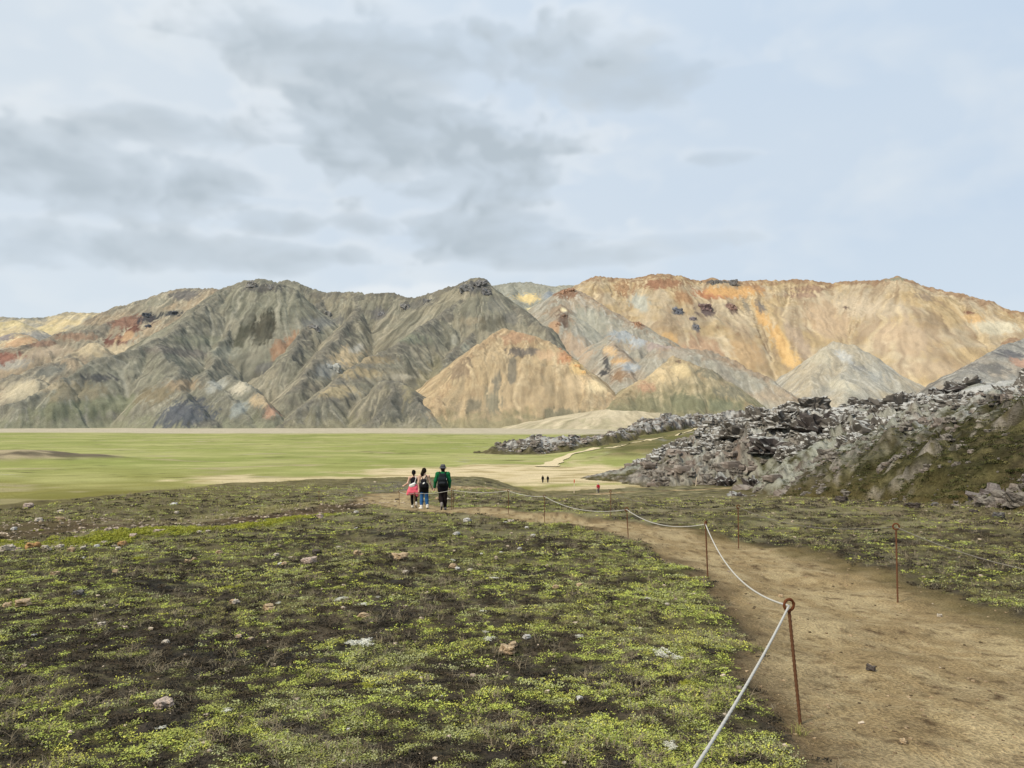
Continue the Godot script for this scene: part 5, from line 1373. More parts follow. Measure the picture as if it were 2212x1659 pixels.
# ------------------------------------------------------------------ people
# A skin over bones [from, to, radius, radius]: surface nets on a grid of cells of `step`.
func skin(bones: Array, step: float, blend: float, color: Color) -> ArrayMesh:
	var lo := Vector3.ONE * 1e9
	var hi := -lo
	for b in bones:
		var r := maxf(b[2], b[3]) + blend + step
		lo = lo.min(b[0].min(b[1]) - Vector3.ONE * r)
		hi = hi.max(b[0].max(b[1]) + Vector3.ONE * r)
	var nx := int((hi.x - lo.x) / step) + 2
	var ny := int((hi.y - lo.y) / step) + 2
	var nz := int((hi.z - lo.z) / step) + 2
	var f := PackedFloat32Array()
	f.resize(nx * ny * nz)
	f.fill(1.0)
	for b in bones:
		var a: Vector3 = b[0]
		var e: Vector3 = b[1] - a
		var l2 := maxf(e.length_squared(), 1e-8)
		var r := maxf(b[2], b[3]) + blend + step * 2.0
		var l := ((a.min(b[1]) - Vector3.ONE * r - lo) / step).max(Vector3.ZERO)
		var h := (a.max(b[1]) + Vector3.ONE * r - lo) / step
		for z in range(int(l.z), mini(int(h.z) + 2, nz)):
			for y in range(int(l.y), mini(int(h.y) + 2, ny)):
				for x in range(int(l.x), mini(int(h.x) + 2, nx)):
					var p := lo + Vector3(x, y, z) * step - a
					var t := clampf(p.dot(e) / l2, 0.0, 1.0)
					var d: float = (p - e * t).length() - lerpf(b[2], b[3], t)
					var i := (z * ny + y) * nx + x
					var o := f[i]
					var k := maxf(blend - absf(o - d), 0.0) / blend if blend > 0.0 else 0.0
					f[i] = minf(o, d) - k * k * blend * 0.25
	var v := PackedVector3Array()
	var n := PackedVector3Array()
	var c := PackedColorArray()
	var ix := PackedInt32Array()
	var at := {}
	var off := [0, 1, nx, nx + 1, nx * ny, nx * ny + 1, nx * ny + nx, nx * ny + nx + 1]
	for z in nz - 1:
		for y in ny - 1:
			for x in nx - 1:
				var i := (z * ny + y) * nx + x
				var inside := 0
				for o in off:
					if f[i + o] < 0.0:
						inside += 1
				if inside == 0 or inside == 8:
					continue
				var sum := Vector3.ZERO
				var hits := 0
				for e in [[0, 1], [2, 3], [4, 5], [6, 7], [0, 2], [1, 3], [4, 6], [5, 7], [0, 4], [1, 5], [2, 6], [3, 7]]:
					var fa := f[i + off[e[0]]]
					var fb := f[i + off[e[1]]]
					if (fa < 0.0) != (fb < 0.0):
						var t := fa / (fa - fb)
						var pa := Vector3(e[0] & 1, (e[0] >> 1) & 1, e[0] >> 2)
						var pb := Vector3(e[1] & 1, (e[1] >> 1) & 1, e[1] >> 2)
						sum += pa.lerp(pb, t)
						hits += 1
				at[i] = v.size()
				v.append(lo + (Vector3(x, y, z) + sum / hits) * step)
				n.append(Vector3(f[i + 1] - f[i] + f[i + off[7]] - f[i + off[6]], f[i + nx] - f[i] + f[i + off[7]] - f[i + off[5]], f[i + off[4]] - f[i] + f[i + off[7]] - f[i + off[3]]).normalized())
				c.append(color)
	for i in at:
		var x: int = i % nx
		var y: int = (i / nx) % ny
		var z: int = i / (nx * ny)
		for axis in 3:
			var o: int = [1, nx, nx * ny][axis]
			var b: int = [nx, nx * ny, 1][axis]
			var d: int = [nx * ny, 1, nx][axis]
			var fa := f[i]
			var fb := f[i + o]
			if (fa < 0.0) == (fb < 0.0) or not (at.has(i - b) and at.has(i - d) and at.has(i - b - d)):
				continue
			var q := [at[i], at[i - b], at[i - b - d], at[i - d]]
			if fa < 0.0:
				ix.append_array([q[0], q[2], q[1], q[0], q[3], q[2]])
			else:
				ix.append_array([q[0], q[1], q[2], q[0], q[2], q[3]])
	return mesh_of(v, n, c, ix)


# joints of a figure of height 1.0 seen from behind, facing -z, mid-stride; changed by `pose`
func joints(pose: Dictionary) -> Dictionary:
	var j := {
		"pelvis": Vector3(0, 0.53, 0), "waist": Vector3(0, 0.62, 0.0), "chest": Vector3(0, 0.73, 0.0), "neck": Vector3(0, 0.84, 0.0), "head": Vector3(0, 0.93, -0.01),
		"shoulder_l": Vector3(-0.105, 0.80, 0), "elbow_l": Vector3(-0.135, 0.635, 0.02), "wrist_l": Vector3(-0.14, 0.49, -0.02),
		"shoulder_r": Vector3(0.105, 0.80, 0), "elbow_r": Vector3(0.135, 0.635, 0.02), "wrist_r": Vector3(0.14, 0.49, -0.02),
		"hip_l": Vector3(-0.05, 0.52, 0), "knee_l": Vector3(-0.05, 0.285, -0.03), "ankle_l": Vector3(-0.048, 0.045, 0.0), "toe_l": Vector3(-0.052, 0.015, -0.10),
		"hip_r": Vector3(0.05, 0.52, 0), "knee_r": Vector3(0.05, 0.285, -0.01), "ankle_r": Vector3(0.048, 0.06, 0.09), "toe_r": Vector3(0.055, 0.02, 0.0)}
	j.merge(pose, true)
	return j


func limb_bones(j: Dictionary, w: float, fingers := true) -> Array:
	var b := [
		[j.pelvis, j.waist, 0.082 * w, 0.068 * w], [j.waist, j.chest, 0.068 * w, 0.078 * w], [j.chest, j.neck.lerp(j.chest, 0.25), 0.078 * w, 0.045 * w], [j.shoulder_l, j.shoulder_r, 0.036 * w, 0.036 * w],
		[j.neck.lerp(j.chest, 0.2), j.head, 0.032, 0.034], [j.head + Vector3(0, -0.012, 0.004), j.head + Vector3(0, 0.018, 0.01), 0.046, 0.05], [j.head + Vector3(0, -0.035, -0.022), j.head + Vector3(0, -0.01, -0.02), 0.03, 0.04],
		[j.head + Vector3(0, 0.004, -0.055), j.head + Vector3(0, -0.012, -0.064), 0.006, 0.009], [j.head + Vector3(-0.048, 0.0, 0), j.head + Vector3(-0.05, -0.016, 0), 0.010, 0.008], [j.head + Vector3(0.048, 0.0, 0), j.head + Vector3(0.05, -0.016, 0), 0.010, 0.008]]
	for s in ["l", "r"]:
		b.append([j["shoulder_" + s], j["elbow_" + s], 0.032 * w, 0.025 * w])
		b.append([j["elbow_" + s], j["wrist_" + s], 0.024 * w, 0.017 * w])
		b.append([j["hip_" + s], j["knee_" + s], 0.058 * w, 0.036 * w])
		b.append([j["knee_" + s], j["knee_" + s].lerp(j["ankle_" + s], 0.35), 0.034 * w, 0.036 * w])
		b.append([j["knee_" + s].lerp(j["ankle_" + s], 0.35), j["ankle_" + s], 0.036 * w, 0.023 * w])
		b.append([j["ankle_" + s], j["toe_" + s], 0.024, 0.018])
		if fingers:
			b.append_array(hand_bones(j["elbow_" + s], j["wrist_" + s], -1.0 if s == "l" else 1.0))
	return b


func hand_bones(elbow: Vector3, wrist: Vector3, side: float) -> Array:
	var along := (wrist - elbow).normalized()
	var ahead := Vector3(0, 0, -1)
	ahead = (ahead - along * ahead.dot(along)).normalized()
	var out := along.cross(ahead) * -side
	var b := [[wrist, wrist + along * 0.035, 0.014, 0.016]]
	for k in 4:
		var root := wrist + along * 0.045 + ahead * (0.0165 - 0.011 * k)
		var long: float = [0.024, 0.028, 0.026, 0.019][k]
		var mid := root + along * long - out * 0.004
		b.append([root - along * 0.012, mid, 0.0062, 0.0056])
		b.append([mid, mid + along * long * 0.7 - out * 0.012, 0.0056, 0.0048])
	var base := wrist + along * 0.015 + ahead * 0.014
	b.append([base, base + along * 0.02 + ahead * 0.013, 0.0075, 0.0065])
	b.append([base + along * 0.02 + ahead * 0.013, base + along * 0.04 + ahead * 0.014, 0.0065, 0.0055])
	return b


func scaled(bones: Array, h: float) -> Array:
	return bones.map(func(b): return [b[0] * h, b[1] * h, b[2] * h, b[3] * h])


func wear(o: Node3D, called: String, bones: Array, h: float, step: float, color: Color, blend := 0.02) -> MeshInstance3D:
	var m := skin(scaled(bones, h), step, blend * h, color)
	if called in ["jacket", "trousers", "jeans", "leggings", "tied_shirt", "dark_tails", "tank_top", "top", "backpack", "hair"] and step < 0.018:
		# folds and strands: shallow creases that run mostly down the cloth
		var a := m.surface_get_arrays(0)
		var v: PackedVector3Array = a[Mesh.ARRAY_VERTEX]
		var n: PackedVector3Array = a[Mesh.ARRAY_NORMAL]
		var deep := 0.012 if called in ["jacket", "tied_shirt", "dark_tails"] else 0.008
		for i in v.size():
			var p := v[i]
			v[i] = p + n[i] * deep * (ridged.get_noise_3d(p.x * 7.0 + p.y * 1.5, p.y * 2.6, p.z * 7.0) - 0.25)
		var st := SurfaceTool.new()
		a[Mesh.ARRAY_VERTEX] = v
		st.create_from_arrays(a)
		st.generate_normals()
		m = st.commit()
	return put(called, m, mats.cloth, o)


func face(o: Node3D, j: Dictionary, h: float) -> void:
	for s in [-1.0, 1.0]:
		var e := SphereMesh.new()
		e.radius = 0.0075 * h
		e.height = 0.015 * h
		e.radial_segments = 8
		e.rings = 4
		put("eye", e, mats.dark, o).position = (j.head + Vector3(s * 0.02, 0.002, -0.054)) * h
	var m := BoxMesh.new()
	m.size = Vector3(0.028, 0.006, 0.008) * h
	put("mouth", m, mats.lips, o).position = (j.head + Vector3(0, -0.034, -0.05)) * h


func tights(j: Dictionary, g: float, w := 1.0, to := 1.0) -> Array:
	var b := [[j.pelvis, j.waist.lerp(j.pelvis, 0.4), 0.083 * w + g, 0.072 * w + g], [j.hip_l, j.hip_r, 0.058 * w + g, 0.058 * w + g]]
	for s in ["l", "r"]:
		b.append([j["hip_" + s], j["knee_" + s], 0.058 * w + g, 0.037 * w + g])
		b.append([j["knee_" + s], j["knee_" + s].lerp(j["ankle_" + s], 0.35), 0.036 * w + g, 0.037 * w + g])
		b.append([j["knee_" + s].lerp(j["ankle_" + s], 0.35), j["knee_" + s].lerp(j["ankle_" + s], to), 0.037 * w + g, 0.026 * w + g])
	return b


func shoes(o: Node3D, j: Dictionary, h: float, step: float, color: Color, sole: Color) -> void:
	for s in ["l", "r"]:
		var ankle: Vector3 = j["ankle_" + s]
		var toe: Vector3 = j["toe_" + s]
		var way := (toe - ankle).normalized()
		var heel := ankle + (toe - ankle) * -0.12 + Vector3(0, -0.02, 0)
		wear(o, "shoe", [[ankle + Vector3(0, 0.035, 0), ankle, 0.033, 0.033], [heel, toe, 0.029, 0.024]], h, step, color, 0.01)
		wear(o, "sole", [[heel + Vector3(0, -0.018, 0.0), toe + Vector3(0, -0.012, 0) + way * 0.01, 0.022, 0.017]], h, step, sole, 0.0)


func person(called: String, at: Vector3, h: float, label: String, group: String, turn := 0.0) -> Node3D:
	var o := thing(called, at, turn)
	tag(o, label, "person", group)
	return o


func build_people() -> void:
	mats.cloth = surface(null, 1.0, null, 0.0, 0.9)
	mats.dark = plain_mat(Color(0.02, 0.015, 0.012), 0.4)
	mats.lips = plain_mat(Color(0.35, 0.14, 0.12), 0.6)
	var skin_tone := Color(0.56, 0.38, 0.28)
	var black := Color(0.012, 0.012, 0.014)
	# the woman with the pink jacket
	var h := 1.53
	var j := joints({"elbow_l": Vector3(-0.155, 0.655, 0.03), "wrist_l": Vector3(-0.235, 0.60, -0.05), "elbow_r": Vector3(0.15, 0.65, 0.02), "wrist_r": Vector3(0.175, 0.50, 0.02), "knee_r": Vector3(0.06, 0.285, 0.01), "ankle_r": Vector3(0.085, 0.115, 0.14), "toe_r": Vector3(0.10, 0.035, 0.10), "knee_l": Vector3(-0.042, 0.285, -0.02), "ankle_l": Vector3(-0.035, 0.045, -0.05), "toe_l": Vector3(-0.03, 0.015, -0.15)})
	var o := person("person", Vector3(-3.98, near_height(-3.98, -31.3), -31.3), h, "woman in a black top and leggings with a pink jacket tied at her waist", "three walkers on the path")
	wear(o, "body", limb_bones(j, 0.92), h, 0.0105, skin_tone, 0.025)
	face(o, j, h)
	wear(o, "hair", [[j.head + Vector3(0, 0.022, 0.012), j.head + Vector3(0, -0.012, 0.02), 0.052, 0.046], [j.head + Vector3(0, 0.04, -0.02), j.head + Vector3(0, 0.03, 0.02), 0.032, 0.04], [j.head + Vector3(0, -0.02, 0.035), j.head + Vector3(0, -0.08, 0.045), 0.024, 0.014]], h, 0.01, black)
	wear(o, "tank_top", [[j.pelvis, j.waist, 0.078, 0.070], [j.waist, j.chest, 0.07, 0.080], [j.chest, j.chest + Vector3(0, 0.055, 0), 0.08, 0.058], [j.chest + Vector3(-0.055, 0.03, 0), j.chest + Vector3(-0.05, 0.075, 0), 0.035, 0.024], [j.chest + Vector3(0.055, 0.03, 0), j.chest + Vector3(0.05, 0.075, 0), 0.035, 0.024]], h, 0.014, Color(0.014, 0.014, 0.018))
	wear(o, "leggings", tights(j, 0.004, 0.92, 0.92), h, 0.015, black)
	var pink := Color(0.74, 0.135, 0.19)
	wear(o, "jacket", [[Vector3(-0.045, 0.565, 0.03), Vector3(0.045, 0.565, 0.03), 0.072, 0.072], [Vector3(-0.05, 0.52, 0.04), Vector3(0.06, 0.52, 0.04), 0.082, 0.082], [Vector3(-0.09, 0.44, 0.05), Vector3(0.09, 0.43, 0.05), 0.075, 0.075], [Vector3(-0.085, 0.40, 0.05), Vector3(-0.145, 0.375, 0.055), 0.045, 0.035], [Vector3(0.10, 0.42, 0.05), Vector3(0.10, 0.34, 0.06), 0.05, 0.032], [Vector3(-0.02, 0.595, 0.065), Vector3(0.03, 0.58, 0.07), 0.04, 0.04]], h, 0.014, pink, 0.03)
	var bag := wear(o, "shoulder_bag", [[Vector3(-0.075, 0.60, 0.10), Vector3(0.035, 0.645, 0.10), 0.032, 0.036], [Vector3(-0.06, 0.575, 0.10), Vector3(0.02, 0.60, 0.10), 0.03, 0.03]], h, 0.012, Color(0.72, 0.72, 0.70), 0.015)
	bag.set_meta("label", "white shoulder bag")
	wear(o, "bag_strap", [[Vector3(0.035, 0.645, 0.115), Vector3(0.07, 0.80, 0.06), 0.009, 0.009], [Vector3(0.07, 0.80, 0.06), Vector3(0.05, 0.845, 0.0), 0.009, 0.009]], h, 0.009, Color(0.66, 0.64, 0.62), 0.01)
	shoes(o, j, h, 0.011, Color(0.70, 0.66, 0.58), Color(0.16, 0.11, 0.05))
	# the woman in jeans
	h = 1.58
	j = joints({"elbow_l": Vector3(-0.135, 0.645, 0.02), "wrist_l": Vector3(-0.125, 0.495, 0.02), "elbow_r": Vector3(0.14, 0.645, -0.02), "wrist_r": Vector3(0.185, 0.53, -0.06), "ankle_l": Vector3(-0.058, 0.045, 0.06), "toe_l": Vector3(-0.11, 0.015, -0.02), "knee_l": Vector3(-0.056, 0.29, 0.0), "knee_r": Vector3(0.058, 0.285, -0.02), "ankle_r": Vector3(0.085, 0.06, 0.02), "toe_r": Vector3(0.092, 0.02, -0.07)})
	o = person("person", Vector3(-3.42, near_height(-3.42, -30.1), -30.1), h, "woman in jeans and pale top with a small black backpack, middle of three", "three walkers on the path")
	wear(o, "body", limb_bones(j, 0.95), h, 0.0105, skin_tone, 0.025)
	face(o, j, h)
	wear(o, "hair", [[j.head + Vector3(0, 0.022, 0.01), j.head + Vector3(0, -0.01, 0.02), 0.054, 0.05], [j.head + Vector3(0, 0.042, -0.02), j.head + Vector3(0, 0.03, 0.02), 0.032, 0.04], [j.head + Vector3(-0.02, -0.01, 0.03), j.head + Vector3(-0.045, -0.075, 0.045), 0.045, 0.036], [j.head + Vector3(-0.045, -0.075, 0.045), j.head + Vector3(-0.02, -0.125, 0.05), 0.036, 0.02]], h, 0.01, Color(0.018, 0.012, 0.01))
	wear(o, "top", [[j.pelvis + Vector3(0, 0.03, 0), j.waist, 0.082, 0.072], [j.waist, j.chest, 0.072, 0.082], [j.chest, j.chest + Vector3(0, 0.02, 0), 0.082, 0.076]], h, 0.014, Color(0.55, 0.42, 0.32))
	var jeans := Color(0.035, 0.105, 0.25)
	wear(o, "jeans", tights(j, 0.007, 0.95, 0.95), h, 0.015, jeans)
	wear(o, "tied_shirt", [[Vector3(-0.02, 0.565, 0.005), Vector3(0.02, 0.565, 0.005), 0.093, 0.093], [Vector3(-0.03, 0.505, 0.008), Vector3(0.03, 0.505, 0.008), 0.088, 0.088], [Vector3(-0.065, 0.445, 0.012), Vector3(0.065, 0.445, 0.012), 0.050, 0.050], [Vector3(-0.072, 0.42, 0.012), Vector3(0.072, 0.42, 0.012), 0.036, 0.036]], h, 0.014, black, 0.015)
	var pack := wear(o, "backpack", [[Vector3(-0.03, 0.70, 0.105), Vector3(0.03, 0.70, 0.105), 0.042, 0.042], [Vector3(-0.04, 0.61, 0.12), Vector3(0.04, 0.61, 0.12), 0.052, 0.052], [Vector3(-0.045, 0.565, 0.115), Vector3(0.045, 0.565, 0.115), 0.048, 0.048]], h, 0.013, Color(0.02, 0.022, 0.025), 0.03)
	wear(pack, "badge", [[Vector3(0.0, 0.63, 0.172), Vector3(0.022, 0.642, 0.172), 0.016, 0.013], [Vector3(0.012, 0.655, 0.17), Vector3(0.028, 0.66, 0.168), 0.008, 0.008]], h, 0.008, Color(0.75, 0.75, 0.73), 0.01)
	for s in [-1.0, 1.0]:
		wear(pack, "strap", [[Vector3(s * 0.02, 0.735, 0.085), Vector3(s * 0.065, 0.815, 0.035), 0.010, 0.010], [Vector3(s * 0.065, 0.815, 0.035), Vector3(s * 0.07, 0.81, -0.03), 0.010, 0.010]], h, 0.009, black, 0.005)
	shoes(o, j, h, 0.011, Color(0.74, 0.70, 0.64), Color(0.10, 0.10, 0.10))
	# the walker in green
	h = 1.71
	j = joints({"shoulder_l": Vector3(-0.115, 0.80, 0), "shoulder_r": Vector3(0.115, 0.80, 0), "elbow_l": Vector3(-0.165, 0.645, 0.03), "wrist_l": Vector3(-0.185, 0.505, -0.01), "elbow_r": Vector3(0.15, 0.645, 0.0), "wrist_r": Vector3(0.15, 0.50, -0.04), "knee_l": Vector3(-0.045, 0.285, 0.0), "ankle_l": Vector3(-0.012, 0.12, 0.14), "toe_l": Vector3(-0.022, 0.035, 0.10), "knee_r": Vector3(0.045, 0.285, -0.03), "ankle_r": Vector3(0.05, 0.045, -0.03), "toe_r": Vector3(0.055, 0.015, -0.13)})
	o = person("person", Vector3(-2.66, near_height(-2.66, -29.75), -29.75), h, "walker in a green jacket and grey bucket hat with a black backpack, rightmost of three", "three walkers on the path")
	wear(o, "body", limb_bones(j, 1.0), h, 0.011, skin_tone, 0.025)
	face(o, j, h)
	wear(o, "hair", [[j.head + Vector3(0, 0.0, 0.018), j.head + Vector3(0, -0.045, 0.02), 0.05, 0.04], [j.head + Vector3(0, -0.03, 0.03), j.head + Vector3(0.03, -0.085, 0.035), 0.03, 0.022]], h, 0.01, Color(0.016, 0.011, 0.009))
	var felt := Color(0.085, 0.085, 0.095)
	var hat := put("hat", lathe([Vector2(0.0, 0.068), Vector2(0.035, 0.066), Vector2(0.05, 0.058), Vector2(0.056, 0.03), Vector2(0.060, 0.004), Vector2(0.085, -0.014), Vector2(0.088, -0.018), Vector2(0.080, -0.016), Vector2(0.058, -0.002), Vector2(0.0, 0.0)], h, felt), mats.cloth, o)
	hat.position = (j.head + Vector3(0, 0.022, 0.005)) * h
	var band := put("hat_band", lathe([Vector2(0.0595, 0.006), Vector2(0.0612, 0.008), Vector2(0.0592, 0.024), Vector2(0.057, 0.023)], h, Color(0.04, 0.04, 0.045)), mats.cloth, hat)
	band.position = Vector3.ZERO
	var green := Color(0.014, 0.115, 0.045)
	var coat := [[j.waist + Vector3(0, -0.04, 0), j.waist, 0.080, 0.082], [j.waist, j.chest, 0.082, 0.09], [j.chest, j.neck.lerp(j.chest, 0.3), 0.09, 0.055], [j.shoulder_l, j.shoulder_r, 0.046, 0.046], [j.neck + Vector3(-0.02, -0.025, 0.02), j.neck + Vector3(0.02, -0.025, 0.02), 0.036, 0.036]]
	for s in ["l", "r"]:
		coat.append([j["shoulder_" + s], j["elbow_" + s], 0.046, 0.037])
		coat.append([j["elbow_" + s], j["wrist_" + s], 0.037, 0.028])
	wear(o, "jacket", coat, h, 0.014, green, 0.03)
	wear(o, "trousers", tights(j, 0.010, 1.0, 0.9), h, 0.015, Color(0.016, 0.014, 0.014))
	wear(o, "dark_tails", [[Vector3(-0.02, 0.555, 0.006), Vector3(0.02, 0.555, 0.006), 0.098, 0.098], [Vector3(-0.035, 0.50, 0.006), Vector3(0.035, 0.50, 0.006), 0.088, 0.088], [Vector3(-0.055, 0.445, 0.006), Vector3(0.055, 0.445, 0.006), 0.062, 0.062]], h, 0.015, Color(0.015, 0.015, 0.016), 0.015)
	pack = wear(o, "backpack", [[Vector3(-0.03, 0.775, 0.115), Vector3(0.04, 0.775, 0.115), 0.045, 0.045], [Vector3(-0.045, 0.69, 0.13), Vector3(0.05, 0.69, 0.13), 0.062, 0.062], [Vector3(-0.05, 0.60, 0.125), Vector3(0.055, 0.60, 0.125), 0.06, 0.06]], h, 0.014, Color(0.018, 0.022, 0.024), 0.035)
	wear(pack, "badge", [[Vector3(0.085, 0.685, 0.168), Vector3(0.095, 0.70, 0.165), 0.012, 0.010]], h, 0.008, Color(0.7, 0.7, 0.7), 0.01)
	wear(pack, "front_pocket", [[Vector3(-0.03, 0.61, 0.175), Vector3(0.04, 0.61, 0.175), 0.035, 0.035]], h, 0.012, Color(0.026, 0.030, 0.032), 0.02)
	for s in [-1.0, 1.0]:
		wear(pack, "strap", [[Vector3(s * 0.045, 0.80, 0.085), Vector3(s * 0.075, 0.848, 0.02), 0.013, 0.013], [Vector3(s * 0.075, 0.848, 0.02), Vector3(s * 0.085, 0.80, -0.07), 0.013, 0.013]], h, 0.01, black, 0.005)
	shoes(o, j, h, 0.011, Color(0.24, 0.22, 0.21), Color(0.05, 0.05, 0.05))
	# two dark figures on the wash
	for k in 2:
		h = 1.6 if k == 0 else 1.52
		j = joints({"ankle_r": Vector3(0.048, 0.05, 0.05)})
		var at := Vector3(6.7 if k == 0 else 7.8, 0, -168.5)
		at.y = ground_height(at.x, at.z)
		o = person("person", at, h, ["distant hiker in black, left one of the pair on the pale wash", "distant hiker in black, bareheaded right one of the pair on the pale wash"][k], "pair of distant hikers")
		wear(o, "body", limb_bones(j, 1.0, true), h, 0.02, skin_tone, 0.03)
		far_clothes(o, j, h, black, Color(0.02, 0.02, 0.025))
	# the red hiker, stooping with poles
	h = 1.62
	j = joints({"pelvis": Vector3(0, 0.51, 0.06), "waist": Vector3(0, 0.60, 0.02), "chest": Vector3(-0.03, 0.70, -0.06), "neck": Vector3(-0.06, 0.79, -0.13), "head": Vector3(-0.09, 0.85, -0.18), "shoulder_l": Vector3(-0.14, 0.75, -0.10), "shoulder_r": Vector3(0.06, 0.77, -0.10), "elbow_l": Vector3(-0.17, 0.60, -0.12), "wrist_l": Vector3(-0.13, 0.48, -0.2), "elbow_r": Vector3(0.08, 0.62, -0.14), "wrist_r": Vector3(0.02, 0.5, -0.22)})
	var spot := Vector3(13.25, near_height(13.25, -118.6), -118.6)
	o = person("person", spot, h, "stooping hiker with a red jacket and grey hat on the far path", "", PI * 0.75)
	wear(o, "body", limb_bones(j, 1.0, true), h, 0.02, skin_tone, 0.03)
	far_clothes(o, j, h, Color(0.42, 0.03, 0.05), Color(0.03, 0.02, 0.025))
	wear(o, "hat", [[j.head + Vector3(0, 0.03, 0), j.head + Vector3(0, 0.045, 0), 0.06, 0.05]], h, 0.02, Color(0.25, 0.27, 0.33))
	wear(o, "backpack", [[Vector3(0.0, 0.72, 0.06), Vector3(0.02, 0.60, 0.14), 0.085, 0.08]], h, 0.02, Color(0.50, 0.025, 0.04), 0.03)
	for s in [-1.0, 1.0]:
		var hand: Vector3 = j.wrist_l if s < 0.0 else j.wrist_r
		wear(o, "walking_pole", [[hand + Vector3(0, 0.05, 0), Vector3(hand.x - 0.02, 0.0, hand.z - 0.05), 0.011, 0.009]], h, 0.012, Color(0.5, 0.5, 0.5), 0.0)
	# a group far up on the hummocks
	for k in 5:
		h = [1.7, 1.62, 1.75, 1.66, 1.58][k]
		var x: float = [108.2, 110.0, 111.3, 112.2, 113.4][k]
		var z: float = [-437.0, -439.0, -438.0, -440.0, -437.5][k]
		j = joints({})
		o = person("person", Vector3(x, plain_height(x, z), z), h, "tiny %s figure, %s of the group on the far hummocks" % [["dark blue", "grey", "maroon", "black", "purple"][k], ["leftmost", "second from left", "middle one", "second from right", "rightmost"][k]], "group of far hikers on the hummocks", k * 1.1)
		wear(o, "body", limb_bones(j, 1.1, false), h, 0.04, skin_tone, 0.03)
		far_clothes(o, j, h, [Color(0.02, 0.03, 0.08), Color(0.12, 0.12, 0.12), Color(0.12, 0.02, 0.03), Color(0.015, 0.015, 0.015), Color(0.08, 0.03, 0.09)][k], black, 0.035)


func far_clothes(o: Node3D, j: Dictionary, h: float, top: Color, below: Color, step := 0.022) -> void:
	var coat := [[j.pelvis, j.waist, 0.095, 0.085], [j.waist, j.chest, 0.085, 0.092], [j.chest, j.neck.lerp(j.chest, 0.3), 0.09, 0.06], [j.shoulder_l, j.shoulder_r, 0.046, 0.046]]
	for s in ["l", "r"]:
		coat.append([j["shoulder_" + s], j["elbow_" + s], 0.046, 0.038])
		coat.append([j["elbow_" + s], j["wrist_" + s], 0.038, 0.03])
	wear(o, "jacket", coat, h, step, top, 0.03)
	wear(o, "trousers", tights(j, 0.012, 1.0, 0.9), h, step, below)
	wear(o, "hair", [[j.head + Vector3(0, 0.02, 0.012), j.head + Vector3(0, -0.02, 0.02), 0.054, 0.05]], h, step * 0.8, Color(0.02, 0.014, 0.012))
	for s in ["l", "r"]:
		wear(o, "shoe", [[j["ankle_" + s], j["toe_" + s], 0.034, 0.028]], h, step, Color(0.05, 0.045, 0.04))


func lathe(profile: Array, h: float, color: Color) -> ArrayMesh:
	var st := SurfaceTool.new()
	st.begin(Mesh.PRIMITIVE_TRIANGLES)
	st.set_smooth_group(0)
	var sides := 20
	for i in profile.size() - 1:
		for k in sides:
			var q := []
			for e in 2:
				for l in 2:
					var a := TAU * ((k + l) % sides) / sides
					var p: Vector2 = profile[i + e] * h
					q.append(Vector3(cos(a) * p.x, p.y, sin(a) * p.x))
			for id in [0, 2, 1, 1, 2, 3]:
				st.set_color(color)
				st.add_vertex(q[id])
	st.index()
	st.generate_normals()
	return st.commit()


# ------------------------------------------------------------------ stones
func build_stones() -> void:
	rng.seed = 5
	var tones := {"tan": [Color(0.66, 0.50, 0.32), Color(0.55, 0.40, 0.25)], "pale": [Color(0.72, 0.64, 0.53), Color(0.60, 0.52, 0.42)], "white": [Color(0.80, 0.78, 0.74), Color(0.70, 0.67, 0.62)], "orange": [Color(0.60, 0.37, 0.17), Color(0.52, 0.31, 0.14)], "grey": [Color(0.20, 0.19, 0.18), Color(0.12, 0.112, 0.108)], "dark": [Color(0.15, 0.128, 0.11), Color(0.09, 0.075, 0.066)], "pink": [Color(0.66, 0.53, 0.44), Color(0.54, 0.42, 0.35)]}
	var shapes := {}
	for s in STONES:   # x, z, width, tone, label, group
		var key := "%s%d" % [s[3], rng.randi() % 4]
		if s[2] > 0.2:
			key += "big%d" % (rng.randi() % 3)
		if not shapes.has(key):
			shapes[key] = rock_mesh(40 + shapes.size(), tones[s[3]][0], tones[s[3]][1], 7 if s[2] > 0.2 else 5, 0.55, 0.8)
		var o := put("stone", shapes[key], mats.rock)
		var r: float = s[2] * 0.58
		o.position = Vector3(s[0], near_height(s[0], s[1]) + r * 0.42, s[1])
		o.rotation.y = rng.randf() * TAU
		o.scale = Vector3(r * 1.05, r * rng.randf_range(0.75, 1.0), r)
		tag(o, s[4], "stone", s[5])
	# gravel
	var list := []
	var tries := 0
	while list.size() < 2600 and tries < 40000:
		tries += 1
		var d := 3.0 * pow(30.0, rng.randf())
		var x := rng.randf_range(-0.72, 0.72) * d
		var z := -d
		var e := near_line(ERODED, x, z)
		var want := 0.025 * (1.0 - path_depth(x, z)) + 0.95 * smoothstep(2.2, 0.8, e.x / e.y) + 0.004 * path_depth(x, z) + 0.15 * smoothstep(-6.0, 0.0, side_of(LAVA_FOOT, x, z))
		if rng.randf() > want or side_of(BANK, x, z) < 0.0:
			continue
		var r := (0.006 + 0.022 * pow(rng.randf(), 2.5)) * (0.7 + d * 0.06)
		list.append([x, near_height(x, z), z, r, rng.randf() * TAU])
	scatter("gravel", rock_mesh(90, Color(0.50, 0.43, 0.34), Color(0.40, 0.33, 0.255), 3, 0.5, 0.75), mats.vertex, list, "small pale gravel scattered over the bare strip and the path", "gravel", func(_p): return mul(Color(1, 0.96, 0.92), rng.randf_range(0.45, 1.1)))
	clods()


